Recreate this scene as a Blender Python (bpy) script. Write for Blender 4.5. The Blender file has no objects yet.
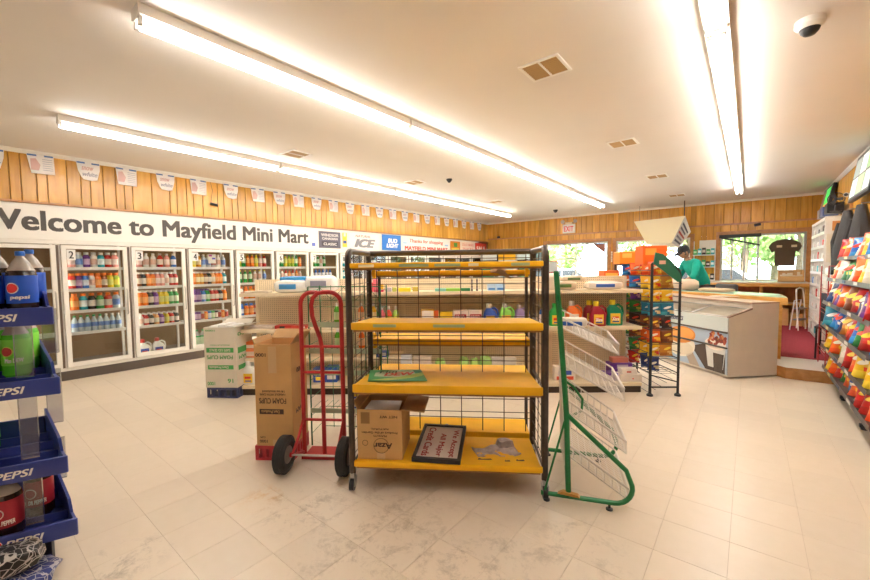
import bpy, bmesh, math, random
from mathutils import Matrix, Vector, Euler
random.seed(7)
rnd = random.uniform
S = bpy.context.scene
COL = S.collection
R = math.radians
# ------------------------------------------------------------------ camera
cam = bpy.data.cameras.new('camera'); camo = bpy.data.objects.new('camera', cam); COL.objects.link(camo)
cam.sensor_width = 36.0; cam.sensor_fit = 'HORIZONTAL'; cam.lens = 392.15 / 870 * 36.0
cam.clip_start = 0.05; cam.clip_end = 300
YAW, PITCH, ROLL = 0.675479, 0.0548298, -0.0111514
fwd = Vector((-math.sin(YAW) * math.cos(PITCH), math.cos(YAW) * math.cos(PITCH), -math.sin(PITCH)))
rgt0 = Vector((math.cos(YAW), math.sin(YAW), 0)); up0 = rgt0.cross(fwd)
rgt = rgt0 * math.cos(ROLL) + up0 * math.sin(ROLL); upv = up0 * math.cos(ROLL) - rgt0 * math.sin(ROLL)
mw = Matrix((rgt, upv, -fwd)).transposed().to_4x4(); mw.translation = Vector((0, 0, 1.47))
camo.matrix_world = mw
S.camera = camo
# ------------------------------------------------------------------ world, sun, exposure
wd = bpy.data.worlds.new('world'); S.world = wd; wd.use_nodes = True
wn = wd.node_tree
bg = wn.nodes['Background']; bg.inputs[0].default_value = (0.80, 0.90, 1.0, 1); bg.inputs[1].default_value = 8.0
sun = bpy.data.lights.new('sun', 'SUN'); suno = bpy.data.objects.new('sun', sun); COL.objects.link(suno)
sun.energy = 22.0; sun.angle = R(1.0); sun.color = (1, 0.95, 0.86)
suno.rotation_euler = Vector((0.35, 0.75, -0.9)).to_track_quat('-Z', 'Y').to_euler()
S.view_settings.view_transform = 'Standard'; S.view_settings.look = 'None'
S.view_settings.gamma = 1.0; S.view_settings.use_curve_mapping = False
S.cycles.diffuse_bounces = 7; S.cycles.max_bounces = 14
S.view_settings.exposure = 0.48
TUBE = 30.0
# ------------------------------------------------------------------ materials
MATS = {}
def mat(name, col, rough=0.5, metal=0.0, var=0.0, vs=8.0, bump=0.0, emit=0.0, objrand=0.0, spec=0.5, trans=0.0):
    """plain principled surface with noise variation of its own colour"""
    if name in MATS: return MATS[name]
    m = bpy.data.materials.new(name); m.use_nodes = True; MATS[name] = m
    nt = m.node_tree; b = nt.nodes['Principled BSDF']
    c = (col[0], col[1], col[2], 1)
    b.inputs['Base Color'].default_value = c; b.inputs['Roughness'].default_value = rough
    b.inputs['Metallic'].default_value = metal; b.inputs['Specular IOR Level'].default_value = spec
    if trans: b.inputs['Transmission Weight'].default_value = trans
    if emit:
        b.inputs['Emission Color'].default_value = c; b.inputs['Emission Strength'].default_value = emit
    src = None
    if var or bump:
        tc = nt.nodes.new('ShaderNodeTexCoord'); no = nt.nodes.new('ShaderNodeTexNoise')
        no.inputs['Scale'].default_value = vs; no.inputs['Detail'].default_value = 5
        nt.links.new(tc.outputs['Object'], no.inputs['Vector'])
        if var:
            mp = nt.nodes.new('ShaderNodeMapRange'); mp.inputs[1].default_value = 0.3; mp.inputs[2].default_value = 0.7
            mp.inputs[3].default_value = 1 - var; mp.inputs[4].default_value = 1 + var * 0.5
            nt.links.new(no.outputs['Fac'], mp.inputs[0])
            src = mp.outputs[0]
        if bump:
            bp = nt.nodes.new('ShaderNodeBump'); bp.inputs['Strength'].default_value = bump; bp.inputs['Distance'].default_value = 0.01
            nt.links.new(no.outputs['Fac'], bp.inputs['Height']); nt.links.new(bp.outputs[0], b.inputs['Normal'])
    if objrand:
        oi = nt.nodes.new('ShaderNodeObjectInfo'); mr = nt.nodes.new('ShaderNodeMapRange')
        mr.inputs[3].default_value = 1 - objrand; mr.inputs[4].default_value = 1 + objrand
        nt.links.new(oi.outputs['Random'], mr.inputs[0])
        if src:
            mu = nt.nodes.new('ShaderNodeMath'); mu.operation = 'MULTIPLY'
            nt.links.new(src, mu.inputs[0]); nt.links.new(mr.outputs[0], mu.inputs[1]); src = mu.outputs[0]
        else: src = mr.outputs[0]
    if src:
        vm = nt.nodes.new('ShaderNodeVectorMath'); vm.operation = 'SCALE'; vm.inputs[0].default_value = col[:3]
        nt.links.new(src, vm.inputs['Scale']); nt.links.new(vm.outputs[0], b.inputs['Base Color'])
    return m
def glassmat(name, tint=(1, 1, 1), refl=1.0, rough=0.0):
    if name in MATS: return MATS[name]
    m = bpy.data.materials.new(name); m.use_nodes = True; MATS[name] = m
    nt = m.node_tree; nt.nodes.clear()
    o = nt.nodes.new('ShaderNodeOutputMaterial'); mx = nt.nodes.new('ShaderNodeMixShader')
    t = nt.nodes.new('ShaderNodeBsdfTransparent'); g = nt.nodes.new('ShaderNodeBsdfGlossy')
    fr = nt.nodes.new('ShaderNodeFresnel'); fr.inputs[0].default_value = 1.45
    mu = nt.nodes.new('ShaderNodeMath'); mu.operation = 'MULTIPLY'; mu.inputs[1].default_value = refl
    t.inputs[0].default_value = (*tint, 1); g.inputs['Roughness'].default_value = rough
    nt.links.new(fr.outputs[0], mu.inputs[0]); nt.links.new(mu.outputs[0], mx.inputs[0])
    nt.links.new(t.outputs[0], mx.inputs[1]); nt.links.new(g.outputs[0], mx.inputs[2]); nt.links.new(mx.outputs[0], o.inputs[0])
    return m
def ramp_mat(name, stops, rough, scale=(1, 1, 1), noise_scale=4.0, detail=6, distort=0.0, coord='Object', rand_shift=True, bright=0.0, bump=0.0, knots=None):
    """noise -> colour ramp surface (wood, marbled tile ...), every object with its own shift and brightness"""
    m = bpy.data.materials.new(name); m.use_nodes = True; MATS[name] = m
    nt = m.node_tree; b = nt.nodes['Principled BSDF']; b.inputs['Roughness'].default_value = rough
    tc = nt.nodes.new('ShaderNodeTexCoord'); mp = nt.nodes.new('ShaderNodeMapping'); mp.inputs['Scale'].default_value = scale
    oi = nt.nodes.new('ShaderNodeObjectInfo')
    if coord == 'Position':
        ge = nt.nodes.new('ShaderNodeNewGeometry'); nt.links.new(ge.outputs['Position'], mp.inputs['Vector'])
    else: nt.links.new(tc.outputs[coord], mp.inputs['Vector'])
    src = mp.outputs[0]
    if rand_shift:
        ad = nt.nodes.new('ShaderNodeVectorMath'); ad.operation = 'ADD'
        sc = nt.nodes.new('ShaderNodeMath'); sc.operation = 'MULTIPLY'; sc.inputs[1].default_value = 37.0
        nt.links.new(oi.outputs['Random'], sc.inputs[0]); nt.links.new(src, ad.inputs[0]); nt.links.new(sc.outputs[0], ad.inputs[1]); src = ad.outputs[0]
    no = nt.nodes.new('ShaderNodeTexNoise'); no.inputs['Scale'].default_value = noise_scale; no.inputs['Detail'].default_value = detail; no.inputs['Distortion'].default_value = distort
    nt.links.new(src, no.inputs['Vector'])
    cr = nt.nodes.new('ShaderNodeValToRGB')
    while len(cr.color_ramp.elements) < len(stops): cr.color_ramp.elements.new(0.5)
    for e, (p, c) in zip(cr.color_ramp.elements, stops): e.position = p; e.color = (*c, 1)
    nt.links.new(no.outputs['Fac'], cr.inputs[0]); out = cr.outputs[0]
    if knots:
        vo = nt.nodes.new('ShaderNodeTexVoronoi'); vo.inputs['Scale'].default_value = knots[0]
        nt.links.new(src, vo.inputs['Vector'])
        kr = nt.nodes.new('ShaderNodeMapRange'); kr.inputs[1].default_value = 0.02; kr.inputs[2].default_value = 0.16; kr.inputs[3].default_value = 0.55; kr.inputs[4].default_value = 0
        nt.links.new(vo.outputs['Distance'], kr.inputs[0])
        mx = nt.nodes.new('ShaderNodeMix'); mx.data_type = 'RGBA'; mx.inputs[7].default_value = (*knots[1], 1)
        nt.links.new(kr.outputs[0], mx.inputs[0]); nt.links.new(out, mx.inputs[6]); out = mx.outputs[2]
    if bright:
        mr = nt.nodes.new('ShaderNodeMapRange'); mr.inputs[3].default_value = 1 - bright; mr.inputs[4].default_value = 1 + bright * 0.6
        nt.links.new(oi.outputs['Random'], mr.inputs[0])
        vm = nt.nodes.new('ShaderNodeVectorMath'); vm.operation = 'SCALE'
        nt.links.new(out, vm.inputs[0]); nt.links.new(mr.outputs[0], vm.inputs['Scale']); out = vm.outputs[0]
    nt.links.new(out, b.inputs['Base Color'])
    if bump:
        bp = nt.nodes.new('ShaderNodeBump'); bp.inputs['Strength'].default_value = bump; bp.inputs['Distance'].default_value = 0.004
        nt.links.new(no.outputs['Fac'], bp.inputs['Height']); nt.links.new(bp.outputs[0], b.inputs['Normal'])
    return m
WOOD = ramp_mat('knotty_pine', [(0.25, (0.50, 0.225, 0.028)), (0.5, (0.66, 0.335, 0.050)), (0.75, (0.74, 0.42, 0.085))], 0.26, (5, 5, 0.5), 3.0, 6, 0.6, 'Position', True, 0.22, 0.0, (1.1, (0.22, 0.08, 0.02)))
WOODTRIM = ramp_mat('stained_trim', [(0.3, (0.36, 0.15, 0.04)), (0.7, (0.52, 0.25, 0.08))], 0.35, (3, 3, 3), 4.0, 5, 0.4, 'Position', False)
OAK = ramp_mat('counter_oak', [(0.3, (0.55, 0.27, 0.05)), (0.7, (0.72, 0.40, 0.11))], 0.35, (2, 2, 8), 3.0, 5, 0.5, 'Object', False)
GROOVE = mat('panel_groove', (0.16, 0.07, 0.02), 0.8)
def floor_material():
    m = bpy.data.materials.new('vinyl_tile'); m.use_nodes = True
    nt = m.node_tree; L = nt.links.new; b = nt.nodes['Principled BSDF']; b.inputs['Roughness'].default_value = 0.3
    ge = nt.nodes.new('ShaderNodeNewGeometry'); oi = nt.nodes.new('ShaderNodeObjectInfo')
    n1 = nt.nodes.new('ShaderNodeTexNoise'); n1.inputs['Scale'].default_value = 14; n1.inputs['Detail'].default_value = 8; L(ge.outputs['Position'], n1.inputs['Vector'])
    cr = nt.nodes.new('ShaderNodeValToRGB'); cr.color_ramp.elements[0].position = 0.3; cr.color_ramp.elements[0].color = (0.735, 0.64, 0.51, 1)
    cr.color_ramp.elements[1].position = 0.65; cr.color_ramp.elements[1].color = (0.755, 0.66, 0.535, 1); L(n1.outputs['Fac'], cr.inputs[0])
    mr = nt.nodes.new('ShaderNodeMapRange'); mr.inputs[3].default_value = 0.965; mr.inputs[4].default_value = 1.03
    ad = nt.nodes.new('ShaderNodeMath'); ad.operation = 'ADD'; L(oi.outputs['Random'], ad.inputs[0]); L(ge.outputs['Random Per Island'], ad.inputs[1])
    fr = nt.nodes.new('ShaderNodeMath'); fr.operation = 'FRACT'; L(ad.outputs[0], fr.inputs[0]); L(fr.outputs[0], mr.inputs[0])
    vm = nt.nodes.new('ShaderNodeVectorMath'); vm.operation = 'SCALE'; L(cr.outputs[0], vm.inputs[0]); L(mr.outputs[0], vm.inputs['Scale'])
    col = vm.outputs[0]
    n2 = nt.nodes.new('ShaderNodeTexNoise'); n2.inputs['Scale'].default_value = 7.0; n2.inputs['Detail'].default_value = 12; n2.inputs['Roughness'].default_value = 0.82; n2.inputs['Distortion'].default_value = 0.3
    L(ge.outputs['Position'], n2.inputs['Vector'])
    th = nt.nodes.new('ShaderNodeMapRange'); th.inputs[1].default_value = 0.50; th.inputs[2].default_value = 0.70; L(n2.outputs['Fac'], th.inputs[0])
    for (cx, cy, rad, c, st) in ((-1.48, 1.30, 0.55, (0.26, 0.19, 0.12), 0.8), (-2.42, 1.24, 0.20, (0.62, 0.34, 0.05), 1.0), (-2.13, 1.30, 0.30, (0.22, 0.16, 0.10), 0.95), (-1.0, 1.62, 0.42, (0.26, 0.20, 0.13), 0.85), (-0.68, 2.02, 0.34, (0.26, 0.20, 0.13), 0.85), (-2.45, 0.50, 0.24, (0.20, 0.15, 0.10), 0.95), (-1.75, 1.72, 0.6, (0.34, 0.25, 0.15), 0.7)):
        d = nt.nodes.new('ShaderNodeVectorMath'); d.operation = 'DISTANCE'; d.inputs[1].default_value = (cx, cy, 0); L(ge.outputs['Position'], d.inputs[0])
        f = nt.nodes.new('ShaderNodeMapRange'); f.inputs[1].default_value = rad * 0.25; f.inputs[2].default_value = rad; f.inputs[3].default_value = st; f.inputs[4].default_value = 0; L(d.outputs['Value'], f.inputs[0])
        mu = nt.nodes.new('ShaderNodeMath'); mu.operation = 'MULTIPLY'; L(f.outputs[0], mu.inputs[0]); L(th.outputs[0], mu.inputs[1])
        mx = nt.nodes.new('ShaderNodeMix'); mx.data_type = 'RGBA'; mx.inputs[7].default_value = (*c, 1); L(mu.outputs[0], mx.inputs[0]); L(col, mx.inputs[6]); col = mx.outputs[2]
    L(col, b.inputs['Base Color'])
    n3 = nt.nodes.new('ShaderNodeTexNoise'); n3.inputs['Scale'].default_value = 2.0; n3.inputs['Detail'].default_value = 6; L(ge.outputs['Position'], n3.inputs['Vector'])
    rr = nt.nodes.new('ShaderNodeMapRange'); rr.inputs[3].default_value = 0.27; rr.inputs[4].default_value = 0.36; L(n3.outputs['Fac'], rr.inputs[0]); L(rr.outputs[0], b.inputs['Roughness'])
    return m
TILE = floor_material()
def peg_material():
    m = bpy.data.materials.new('pegboard'); m.use_nodes = True; nt = m.node_tree; L = nt.links.new; b = nt.nodes['Principled BSDF']; b.inputs['Roughness'].default_value = 0.6
    tc = nt.nodes.new('ShaderNodeTexCoord'); sc = nt.nodes.new('ShaderNodeVectorMath'); sc.operation = 'SCALE'; sc.inputs['Scale'].default_value = 1 / 0.0254; L(tc.outputs['Object'], sc.inputs[0])
    fr = nt.nodes.new('ShaderNodeVectorMath'); fr.operation = 'FRACTION'; L(sc.outputs[0], fr.inputs[0])
    mu = nt.nodes.new('ShaderNodeVectorMath'); mu.operation = 'MULTIPLY'; mu.inputs[1].default_value = (1, 0, 1); L(fr.outputs[0], mu.inputs[0])
    d = nt.nodes.new('ShaderNodeVectorMath'); d.operation = 'DISTANCE'; d.inputs[1].default_value = (0.5, 0, 0.5); L(mu.outputs[0], d.inputs[0])
    lt = nt.nodes.new('ShaderNodeMath'); lt.operation = 'LESS_THAN'; lt.inputs[1].default_value = 0.17; L(d.outputs['Value'], lt.inputs[0])
    mx = nt.nodes.new('ShaderNodeMix'); mx.data_type = 'RGBA'; mx.inputs[6].default_value = (0.80, 0.68, 0.49, 1); mx.inputs[7].default_value = (0.12, 0.08, 0.05, 1)
    L(lt.outputs[0], mx.inputs[0]); L(mx.outputs[2], b.inputs['Base Color'])
    return m
PEG = peg_material()
def pattern_mat(name, base, line, scale):
    m = bpy.data.materials.new(name); m.use_nodes = True; nt = m.node_tree; L = nt.links.new; b = nt.nodes['Principled BSDF']; b.inputs['Roughness'].default_value = 0.35
    tc = nt.nodes.new('ShaderNodeTexCoord'); w = nt.nodes.new('ShaderNodeTexWave'); w.wave_type = 'RINGS'; w.inputs['Scale'].default_value = scale; w.inputs['Distortion'].default_value = 9; w.inputs['Detail'].default_value = 2
    L(tc.outputs['Object'], w.inputs['Vector'])
    vo = nt.nodes.new('ShaderNodeTexVoronoi'); vo.feature = 'DISTANCE_TO_EDGE'; vo.inputs['Scale'].default_value = scale * 2.2; L(tc.outputs['Object'], vo.inputs['Vector'])
    lt = nt.nodes.new('ShaderNodeMath'); lt.operation = 'LESS_THAN'; lt.inputs[1].default_value = 0.035; L(vo.outputs['Distance'], lt.inputs[0])
    gt = nt.nodes.new('ShaderNodeMath'); gt.operation = 'GREATER_THAN'; gt.inputs[1].default_value = 0.9; L(w.outputs['Fac'], gt.inputs[0])
    mm = nt.nodes.new('ShaderNodeMath'); mm.operation = 'MAXIMUM'; L(lt.outputs[0], mm.inputs[0]); L(gt.outputs[0], mm.inputs[1])
    mx = nt.nodes.new('ShaderNodeMix'); mx.data_type = 'RGBA'; mx.inputs[6].default_value = (*base, 1); mx.inputs[7].default_value = (*line, 1)
    L(mm.outputs[0], mx.inputs[0]); L(mx.outputs[2], b.inputs['Base Color'])
    return m
WHITE = mat('white_enamel', (0.80, 0.77, 0.71), 0.35, var=0.05)
WHITEP = mat('white_plastic', (0.80, 0.78, 0.74), 0.4)
SIGNW = mat('sign_white', (0.83, 0.81, 0.76), 0.45)
CEIL = mat('ceiling_paint', (0.74, 0.70, 0.65), 0.75, var=0.03, vs=1.2)
BLACK = mat('black_plastic', (0.02, 0.02, 0.022), 0.45)
DKGREY = mat('dark_grey', (0.06, 0.06, 0.065), 0.5)
STEEL = mat('steel', (0.55, 0.53, 0.5), 0.35, 0.9)
CHROME = mat('chrome_wire', (0.72, 0.69, 0.64), 0.3, 0.6)
CLEAR = glassmat('cooler_glass', (0.95, 0.96, 0.95), 0.8)
WGLASS = glassmat('window_glass', (0.93, 0.97, 0.96), 0.8)
CLEARPL = glassmat('clear_plastic', (0.80, 0.80, 0.83), 3.2, 0.25)
LETTER = mat('sign_letter', (0.070, 0.060, 0.052), 0.5)
CARD = mat('cardboard', (0.62, 0.37, 0.145), 0.85, var=0.1, vs=5)
CARDIN = mat('cardboard_inner', (0.47, 0.29, 0.13), 0.9, var=0.08)
TAPE = mat('packing_tape', (0.62, 0.42, 0.20), 0.3)
INK = mat('black_ink', (0.06, 0.035, 0.02), 0.6)
def C(hexs):
    v = [int(hexs[i:i + 2], 16) / 255 for i in (0, 2, 4)]
    return tuple(x / 12.92 if x <= 0.04045 else ((x + 0.055) / 1.055) ** 2.4 for x in v)
def pm(hexs, rough=0.4, **k): return mat('paint_' + hexs + ('_%d' % int(rough * 100)), C(hexs), rough, **k)
# ------------------------------------------------------------------ mesh helpers
class MB:
    def __init__(s): s.v = []; s.f = []; s.m = []; s.mats = []
    def mi(s, m):
        if m not in s.mats: s.mats.append(m)
        return s.mats.index(m)
    def add(s, vs, fs, m):
        o = len(s.v); k = s.mi(m); s.v += [tuple(v) for v in vs]
        for f in fs: s.f.append([i + o for i in f]); s.m.append(k)
        return s
    def box(s, x0, x1, y0, y1, z0, z1, m):
        return s.add([(x0, y0, z0), (x1, y0, z0), (x1, y1, z0), (x0, y1, z0), (x0, y0, z1), (x1, y0, z1), (x1, y1, z1), (x0, y1, z1)],
                     [(0, 3, 2, 1), (4, 5, 6, 7), (0, 1, 5, 4), (1, 2, 6, 5), (2, 3, 7, 6), (3, 0, 4, 7)], m)
    def rbox(s, x0, x1, y0, y1, z0, z1, m, b=0.01, seg=2):
        bm = bmesh.new(); bmesh.ops.create_cube(bm, size=1.0)
        for v in bm.verts: v.co = Vector(((x0 + x1) / 2 + v.co.x * (x1 - x0), (y0 + y1) / 2 + v.co.y * (y1 - y0), (z0 + z1) / 2 + v.co.z * (z1 - z0)))
        bmesh.ops.bevel(bm, geom=bm.edges[:], offset=b, segments=seg, profile=0.5, affect='EDGES')
        s.bm(bm, m); return s
    def bm(s, bm, m, mtx=None):
        bm.verts.index_update(); s.add([(mtx @ v.co if mtx else v.co) for v in bm.verts], [[v.index for v in f.verts] for f in bm.faces], m); bm.free(); return s
    def xf(s, mtx, start=0):
        for i in range(start, len(s.v)): s.v[i] = tuple(mtx @ Vector(s.v[i]))
        return s
    def tube(s, pts, r, m, n=6, closed=False, caps=True):
        pts = [Vector(p) for p in pts]; N = len(pts); rings = []
        rr = r if isinstance(r, (list, tuple)) else [r] * N
        up = None
        for i in range(N):
            if closed: t = pts[(i + 1) % N] - pts[i - 1]
            else: t = (pts[min(i + 1, N - 1)] - pts[max(i - 1, 0)])
            t.normalize()
            if up is None: up = Vector((0, 0, 1)) if abs(t.z) < 0.9 else Vector((1, 0, 0))
            a = t.cross(up); 
            if a.length < 1e-6: a = t.cross(Vector((0, 1, 0)))
            a.normalize(); bb = a.cross(t); up = bb
            rings.append([pts[i] + (a * math.cos(2 * math.pi * k / n) + bb * math.sin(2 * math.pi * k / n)) * rr[i] for k in range(n)])
        vs = [v for ring in rings for v in ring]; fs = []
        for i in range(N if closed else N - 1):
            j = (i + 1) % N
            for k in range(n): fs.append((i * n + k, i * n + (k + 1) % n, j * n + (k + 1) % n, j * n + k))
        if caps and not closed: fs.append(tuple(range(n - 1, -1, -1))); fs.append(tuple(range((N - 1) * n, N * n)))
        return s.add(vs, fs, m)
    def lathe(s, prof, mats, n=14, c=(0, 0, 0)):
        """prof [(r,z)], mats: one material or one per segment"""
        base = len(s.v); vs = []
        for r, z in prof:
            for k in range(n): a = 2 * math.pi * k / n; vs.append((c[0] + r * math.cos(a), c[1] + r * math.sin(a), c[2] + z))
        s.v += vs
        for i in range(len(prof) - 1):
            k2 = s.mi(mats[i] if isinstance(mats, (list, tuple)) else mats)
            for k in range(n): s.f.append([base + i * n + k, base + i * n + (k + 1) % n, base + (i + 1) * n + (k + 1) % n, base + (i + 1) * n + k]); s.m.append(k2)
        s.f.append([base + k for k in range(n - 1, -1, -1)]); s.m.append(s.mi(mats[0] if isinstance(mats, (list, tuple)) else mats))
        s.f.append([base + (len(prof) - 1) * n + k for k in range(n)]); s.m.append(s.mi(mats[-1] if isinstance(mats, (list, tuple)) else mats))
        return s
    def prism(s, poly, o, ux, uy, un, t, m):
        o, ux, uy, un = map(Vector, (o, ux, uy, un)); n = len(poly)
        a = [o + ux * p[0] + uy * p[1] for p in poly]; b = [q + un * t for q in a]
        return s.add(a + b, [tuple(range(n - 1, -1, -1)), tuple(range(n, 2 * n))] + [(i, (i + 1) % n, n + (i + 1) % n, n + i) for i in range(n)], m)
    def mesh(s, name, smooth=True):
        me = bpy.data.meshes.new(name); me.from_pydata(s.v, [], s.f)
        for m in s.mats: me.materials.append(m)
        me.polygons.foreach_set('material_index', s.m)
        if smooth:
            me.polygons.foreach_set('use_smooth', [True] * len(s.f)); me.set_sharp_from_angle(angle=R(35))
        me.update(); return me
    def build(s, name, parent=None, loc=None, rz=0.0, smooth=True):
        return link(name, s.mesh(name, smooth), parent, loc, rz)
def link(name, me, parent=None, loc=None, rz=0.0):
    o = bpy.data.objects.new(name, me); COL.objects.link(o)
    if parent: o.parent = parent
    if loc is not None: o.location = loc
    if rz: o.rotation_euler[2] = rz
    return o
def tag(o, label, cat, group=None, kind=None):
    o['label'] = label; o['category'] = cat
    if group: o['group'] = group
    if kind: o['kind'] = kind
    return o
def thing(name, label, cat, loc=(0, 0, 0), rz=0.0, group=None):
    o = link(name, None, None, loc, rz); o.empty_display_size = 0.1
    return tag(o, label, cat, group)
def struct(name, mb, label=None, cat=None, parent=None, smooth=False):
    o = mb.build(name, parent, smooth=smooth)
    if not parent:
        o['kind'] = 'structure'
        if label: tag(o, label, cat)
    return o
def copy_tree(root, loc, rz=None, label=None):
    r = root.copy(); COL.objects.link(r); r.location = loc
    if rz is not None: r.rotation_euler[2] = rz
    if label: r['label'] = label
    for ch in list(root.children):
        c = ch.copy(); COL.objects.link(c); c.parent = r
        for g in list(ch.children):
            d = g.copy(); COL.objects.link(d); d.parent = c
    return r
TXT = {}
def text_geo(s, off=0.0, shear=0.0):
    key = (s, off, shear)
    if key not in TXT:
        cu = bpy.data.curves.new('t', 'FONT'); cu.body = s; cu.size = 1.0; cu.shear = shear; cu.resolution_u = 3; cu.align_x = 'LEFT'
        ob = bpy.data.objects.new('t', cu); COL.objects.link(ob); dg = bpy.context.evaluated_depsgraph_get(); dg.update()
        me = bpy.data.meshes.new_from_object(ob.evaluated_get(dg))
        v1 = [v.co.copy() for v in me.vertices]; f1 = [list(p.vertices) for p in me.polygons]; vs, fs = [], []
        for k, (dx, dy) in enumerate([(0, 0)] if not off else [(0, 0), (off, off * .6), (-off, off * .6), (off, -off * .6), (-off, -off * .6)]):
            fs += [[i + len(vs) for i in f_] for f_ in f1]; vs += [v + Vector((dx * 1.6, dy * 1.6, k * 0.0003)) for v in v1]
        bpy.data.objects.remove(ob); bpy.data.curves.remove(cu); bpy.data.meshes.remove(me)
        x0 = min(v.x for v in vs); x1 = max(v.x for v in vs); y0 = min(v.y for v in vs); y1 = max(v.y for v in vs)
        TXT[key] = (vs, fs, x0, x1, y0, y1)
    return TXT[key]
def letters(parent, s, o, ux, uy, w, h, m, off=0.0, shear=0.0, lift=0.001, thick=0.0):
    """the same lettering, every letter a part of its own"""
    vs, fs, x0, x1, y0, y1 = text_geo(s, off, shear); o, ux, uy = Vector(o), Vector(ux), Vector(uy); un = ux.cross(uy)
    par = list(range(len(vs)))
    def find(a):
        while par[a] != a: par[a] = par[par[a]]; a = par[a]
        return a
    for f in fs:
        for q in f[1:]: par[find(q)] = find(f[0])
    comp = {}
    for f in fs: comp.setdefault(find(f[0]), []).append(f)
    items = []
    for fl_ in comp.values():
        xs = [vs[q].x for f in fl_ for q in f]; items.append([min(xs), max(xs), fl_])
    items.sort(key=lambda t_: t_[0]); out = []
    for it in items:
        if out and it[0] < out[-1][1] - 0.5 * min(it[1] - it[0], out[-1][1] - out[-1][0]): out[-1][1] = max(out[-1][1], it[1]); out[-1][2] += it[2]
        else: out.append(it)
    for it in out:
        ids = sorted({q for f in it[2] for q in f}); mp_ = {q: i for i, q in enumerate(ids)}
        MB().add([o + ux * ((vs[q].x - x0) / (x1 - x0) * w) + uy * ((vs[q].y - y0) / (y1 - y0) * h) + un * (lift + vs[q].z) for q in ids], [[mp_[q] for q in f] for f in it[2]], m).build('letter', parent, smooth=False)
def text(mb, s, o, ux, uy, w, h, m, off=0.0, shear=0.0, lift=0.001):
    """lettering of width w and height h with its lower-left corner at o, along ux and uy"""
    vs, fs, x0, x1, y0, y1 = text_geo(s, off, shear); o, ux, uy = Vector(o), Vector(ux), Vector(uy); un = ux.cross(uy)
    mb.add([o + ux * ((v.x - x0) / (x1 - x0) * w) + uy * ((v.y - y0) / (y1 - y0) * h) + un * (lift + v.z) for v in vs], fs, m)
    return mb
ORD = ['first', 'second', 'third', 'fourth', 'fifth', 'sixth', 'seventh', 'eighth', 'ninth', 'tenth', 'eleventh', 'twelfth', 'thirteenth', 'fourteenth', 'fifteenth', 'sixteenth', 'seventeenth', 'eighteenth', 'nineteenth', 'twentieth', 'twenty-first', 'twenty-second', 'twenty-third', 'twenty-fourth', 'twenty-fifth', 'twenty-sixth']
def arc(c, r, a0, a1, n, ax, ay):
    c, ax, ay = Vector(c), Vector(ax), Vector(ay)
    return [c + ax * (r * math.cos(a0 + (a1 - a0) * i / n)) + ay * (r * math.sin(a0 + (a1 - a0) * i / n)) for i in range(n + 1)]
# ------------------------------------------------------------------ the room
XL, XR, YN, YB, ZC = -7.21, 1.25, -1.6, 12.0, 3.03
XI = XL - 0.95           # rear of the cooler interior
fl = struct('floor', MB().box(XI, XR, YN, YB, -0.10, -0.002, mat('grout', (0.50, 0.40, 0.29), 0.9)), 'cream vinyl tiled shop floor with scuffs and stains', 'floor')
T = 0.3085
def tile_mesh(name, w):
    g, ch = 0.0006, 0.0008; a = w / 2 - g; b = a - ch
    mb = MB(); mb.add([(-a, -a, -0.002), (a, -a, -0.002), (a, a, -0.002), (-a, a, -0.002), (-a, -a, -0.0008), (a, -a, -0.0008), (a, a, -0.0008), (-a, a, -0.0008), (-b, -b, 0), (b, -b, 0), (b, b, 0), (-b, b, 0)],
        [(0, 1, 5, 4), (1, 2, 6, 5), (2, 3, 7, 6), (3, 0, 4, 7), (4, 5, 9, 8), (5, 6, 10, 9), (6, 7, 11, 10), (7, 4, 8, 11), (8, 9, 10, 11)], TILE)
    return mb
tmesh = tile_mesh('tile', T).mesh('tile', False)
cells = []
i0, i1 = int((XL + 0.045) / T) - 1, int((XR + 0.045) / T) + 2
for i in range(i0, i1):
    for j in range(-6, 40):
        x, y = -0.045 + (i + 0.5) * T, 0.07 + (j + 0.5) * T
        if XL - 0.15 < x < XR + 0.1 and YN < y < YB + 0.1: cells.append((x, y))
def seen(c):
    q = Vector((c[0], c[1], 0)) - mw.translation; d = q.dot(fwd)
    if d < 0.3: return None
    u, v = 435 + 392.15 * q.dot(rgt) / d, 290 - 392.15 * q.dot(upv) / d
    return d if (-40 < u < 910 and v < 640) else None
vis = sorted((seen(c), c) for c in cells if seen(c)); near = set(c for d, c in vis[:300])
rest = MB(); proto = tile_mesh('t', T)
for c in cells:
    if c in near: link('tile', tmesh, fl, (c[0], c[1], 0))
    else: rest.add([(v[0] + c[0], v[1] + c[1], v[2]) for v in proto.v], proto.f, TILE)
o = rest.build('tile_field', fl, smooth=False); o['kind'] = 'stuff'
struct('ceiling', MB().box(XL - 0.2, XR + 0.2, YN - 0.2, YB + 0.2, ZC, ZC + 0.15, CEIL), 'off-white painted ceiling over the whole shop', 'ceiling')
# planks
PL = {}
def plank_mesh(w):
    k = round(w, 2)
    if k not in PL:
        a = k / 2 - 0.0025; b = a - 0.005
        PL[k] = MB().add([(-a, 0, 0), (-b, -0.007, 0), (b, -0.007, 0), (a, 0, 0), (-a, 0, 1), (-b, -0.007, 1), (b, -0.007, 1), (a, 0, 1)],
                         [(0, 1, 5, 4), (1, 2, 6, 5), (2, 3, 7, 6), (0, 3, 2, 1), (4, 5, 6, 7)], WOOD).mesh('plank', False)
    return PL[k]
WIDTHS = [0.10, 0.14, 0.19, 0.24, 0.14, 0.19]
def planks(parent, a0, a1, z0, z1, place):
    a = a0
    while a < a1 - 0.03:
        w = random.choice(WIDTHS)
        if a1 - a - w < 0.09: w = round(a1 - a, 2)
        o = link('plank', plank_mesh(w), parent); place(o, a + w / 2); o.scale = (1, 1, z1 - z0); o.location[2] = z0; a += w
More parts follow.
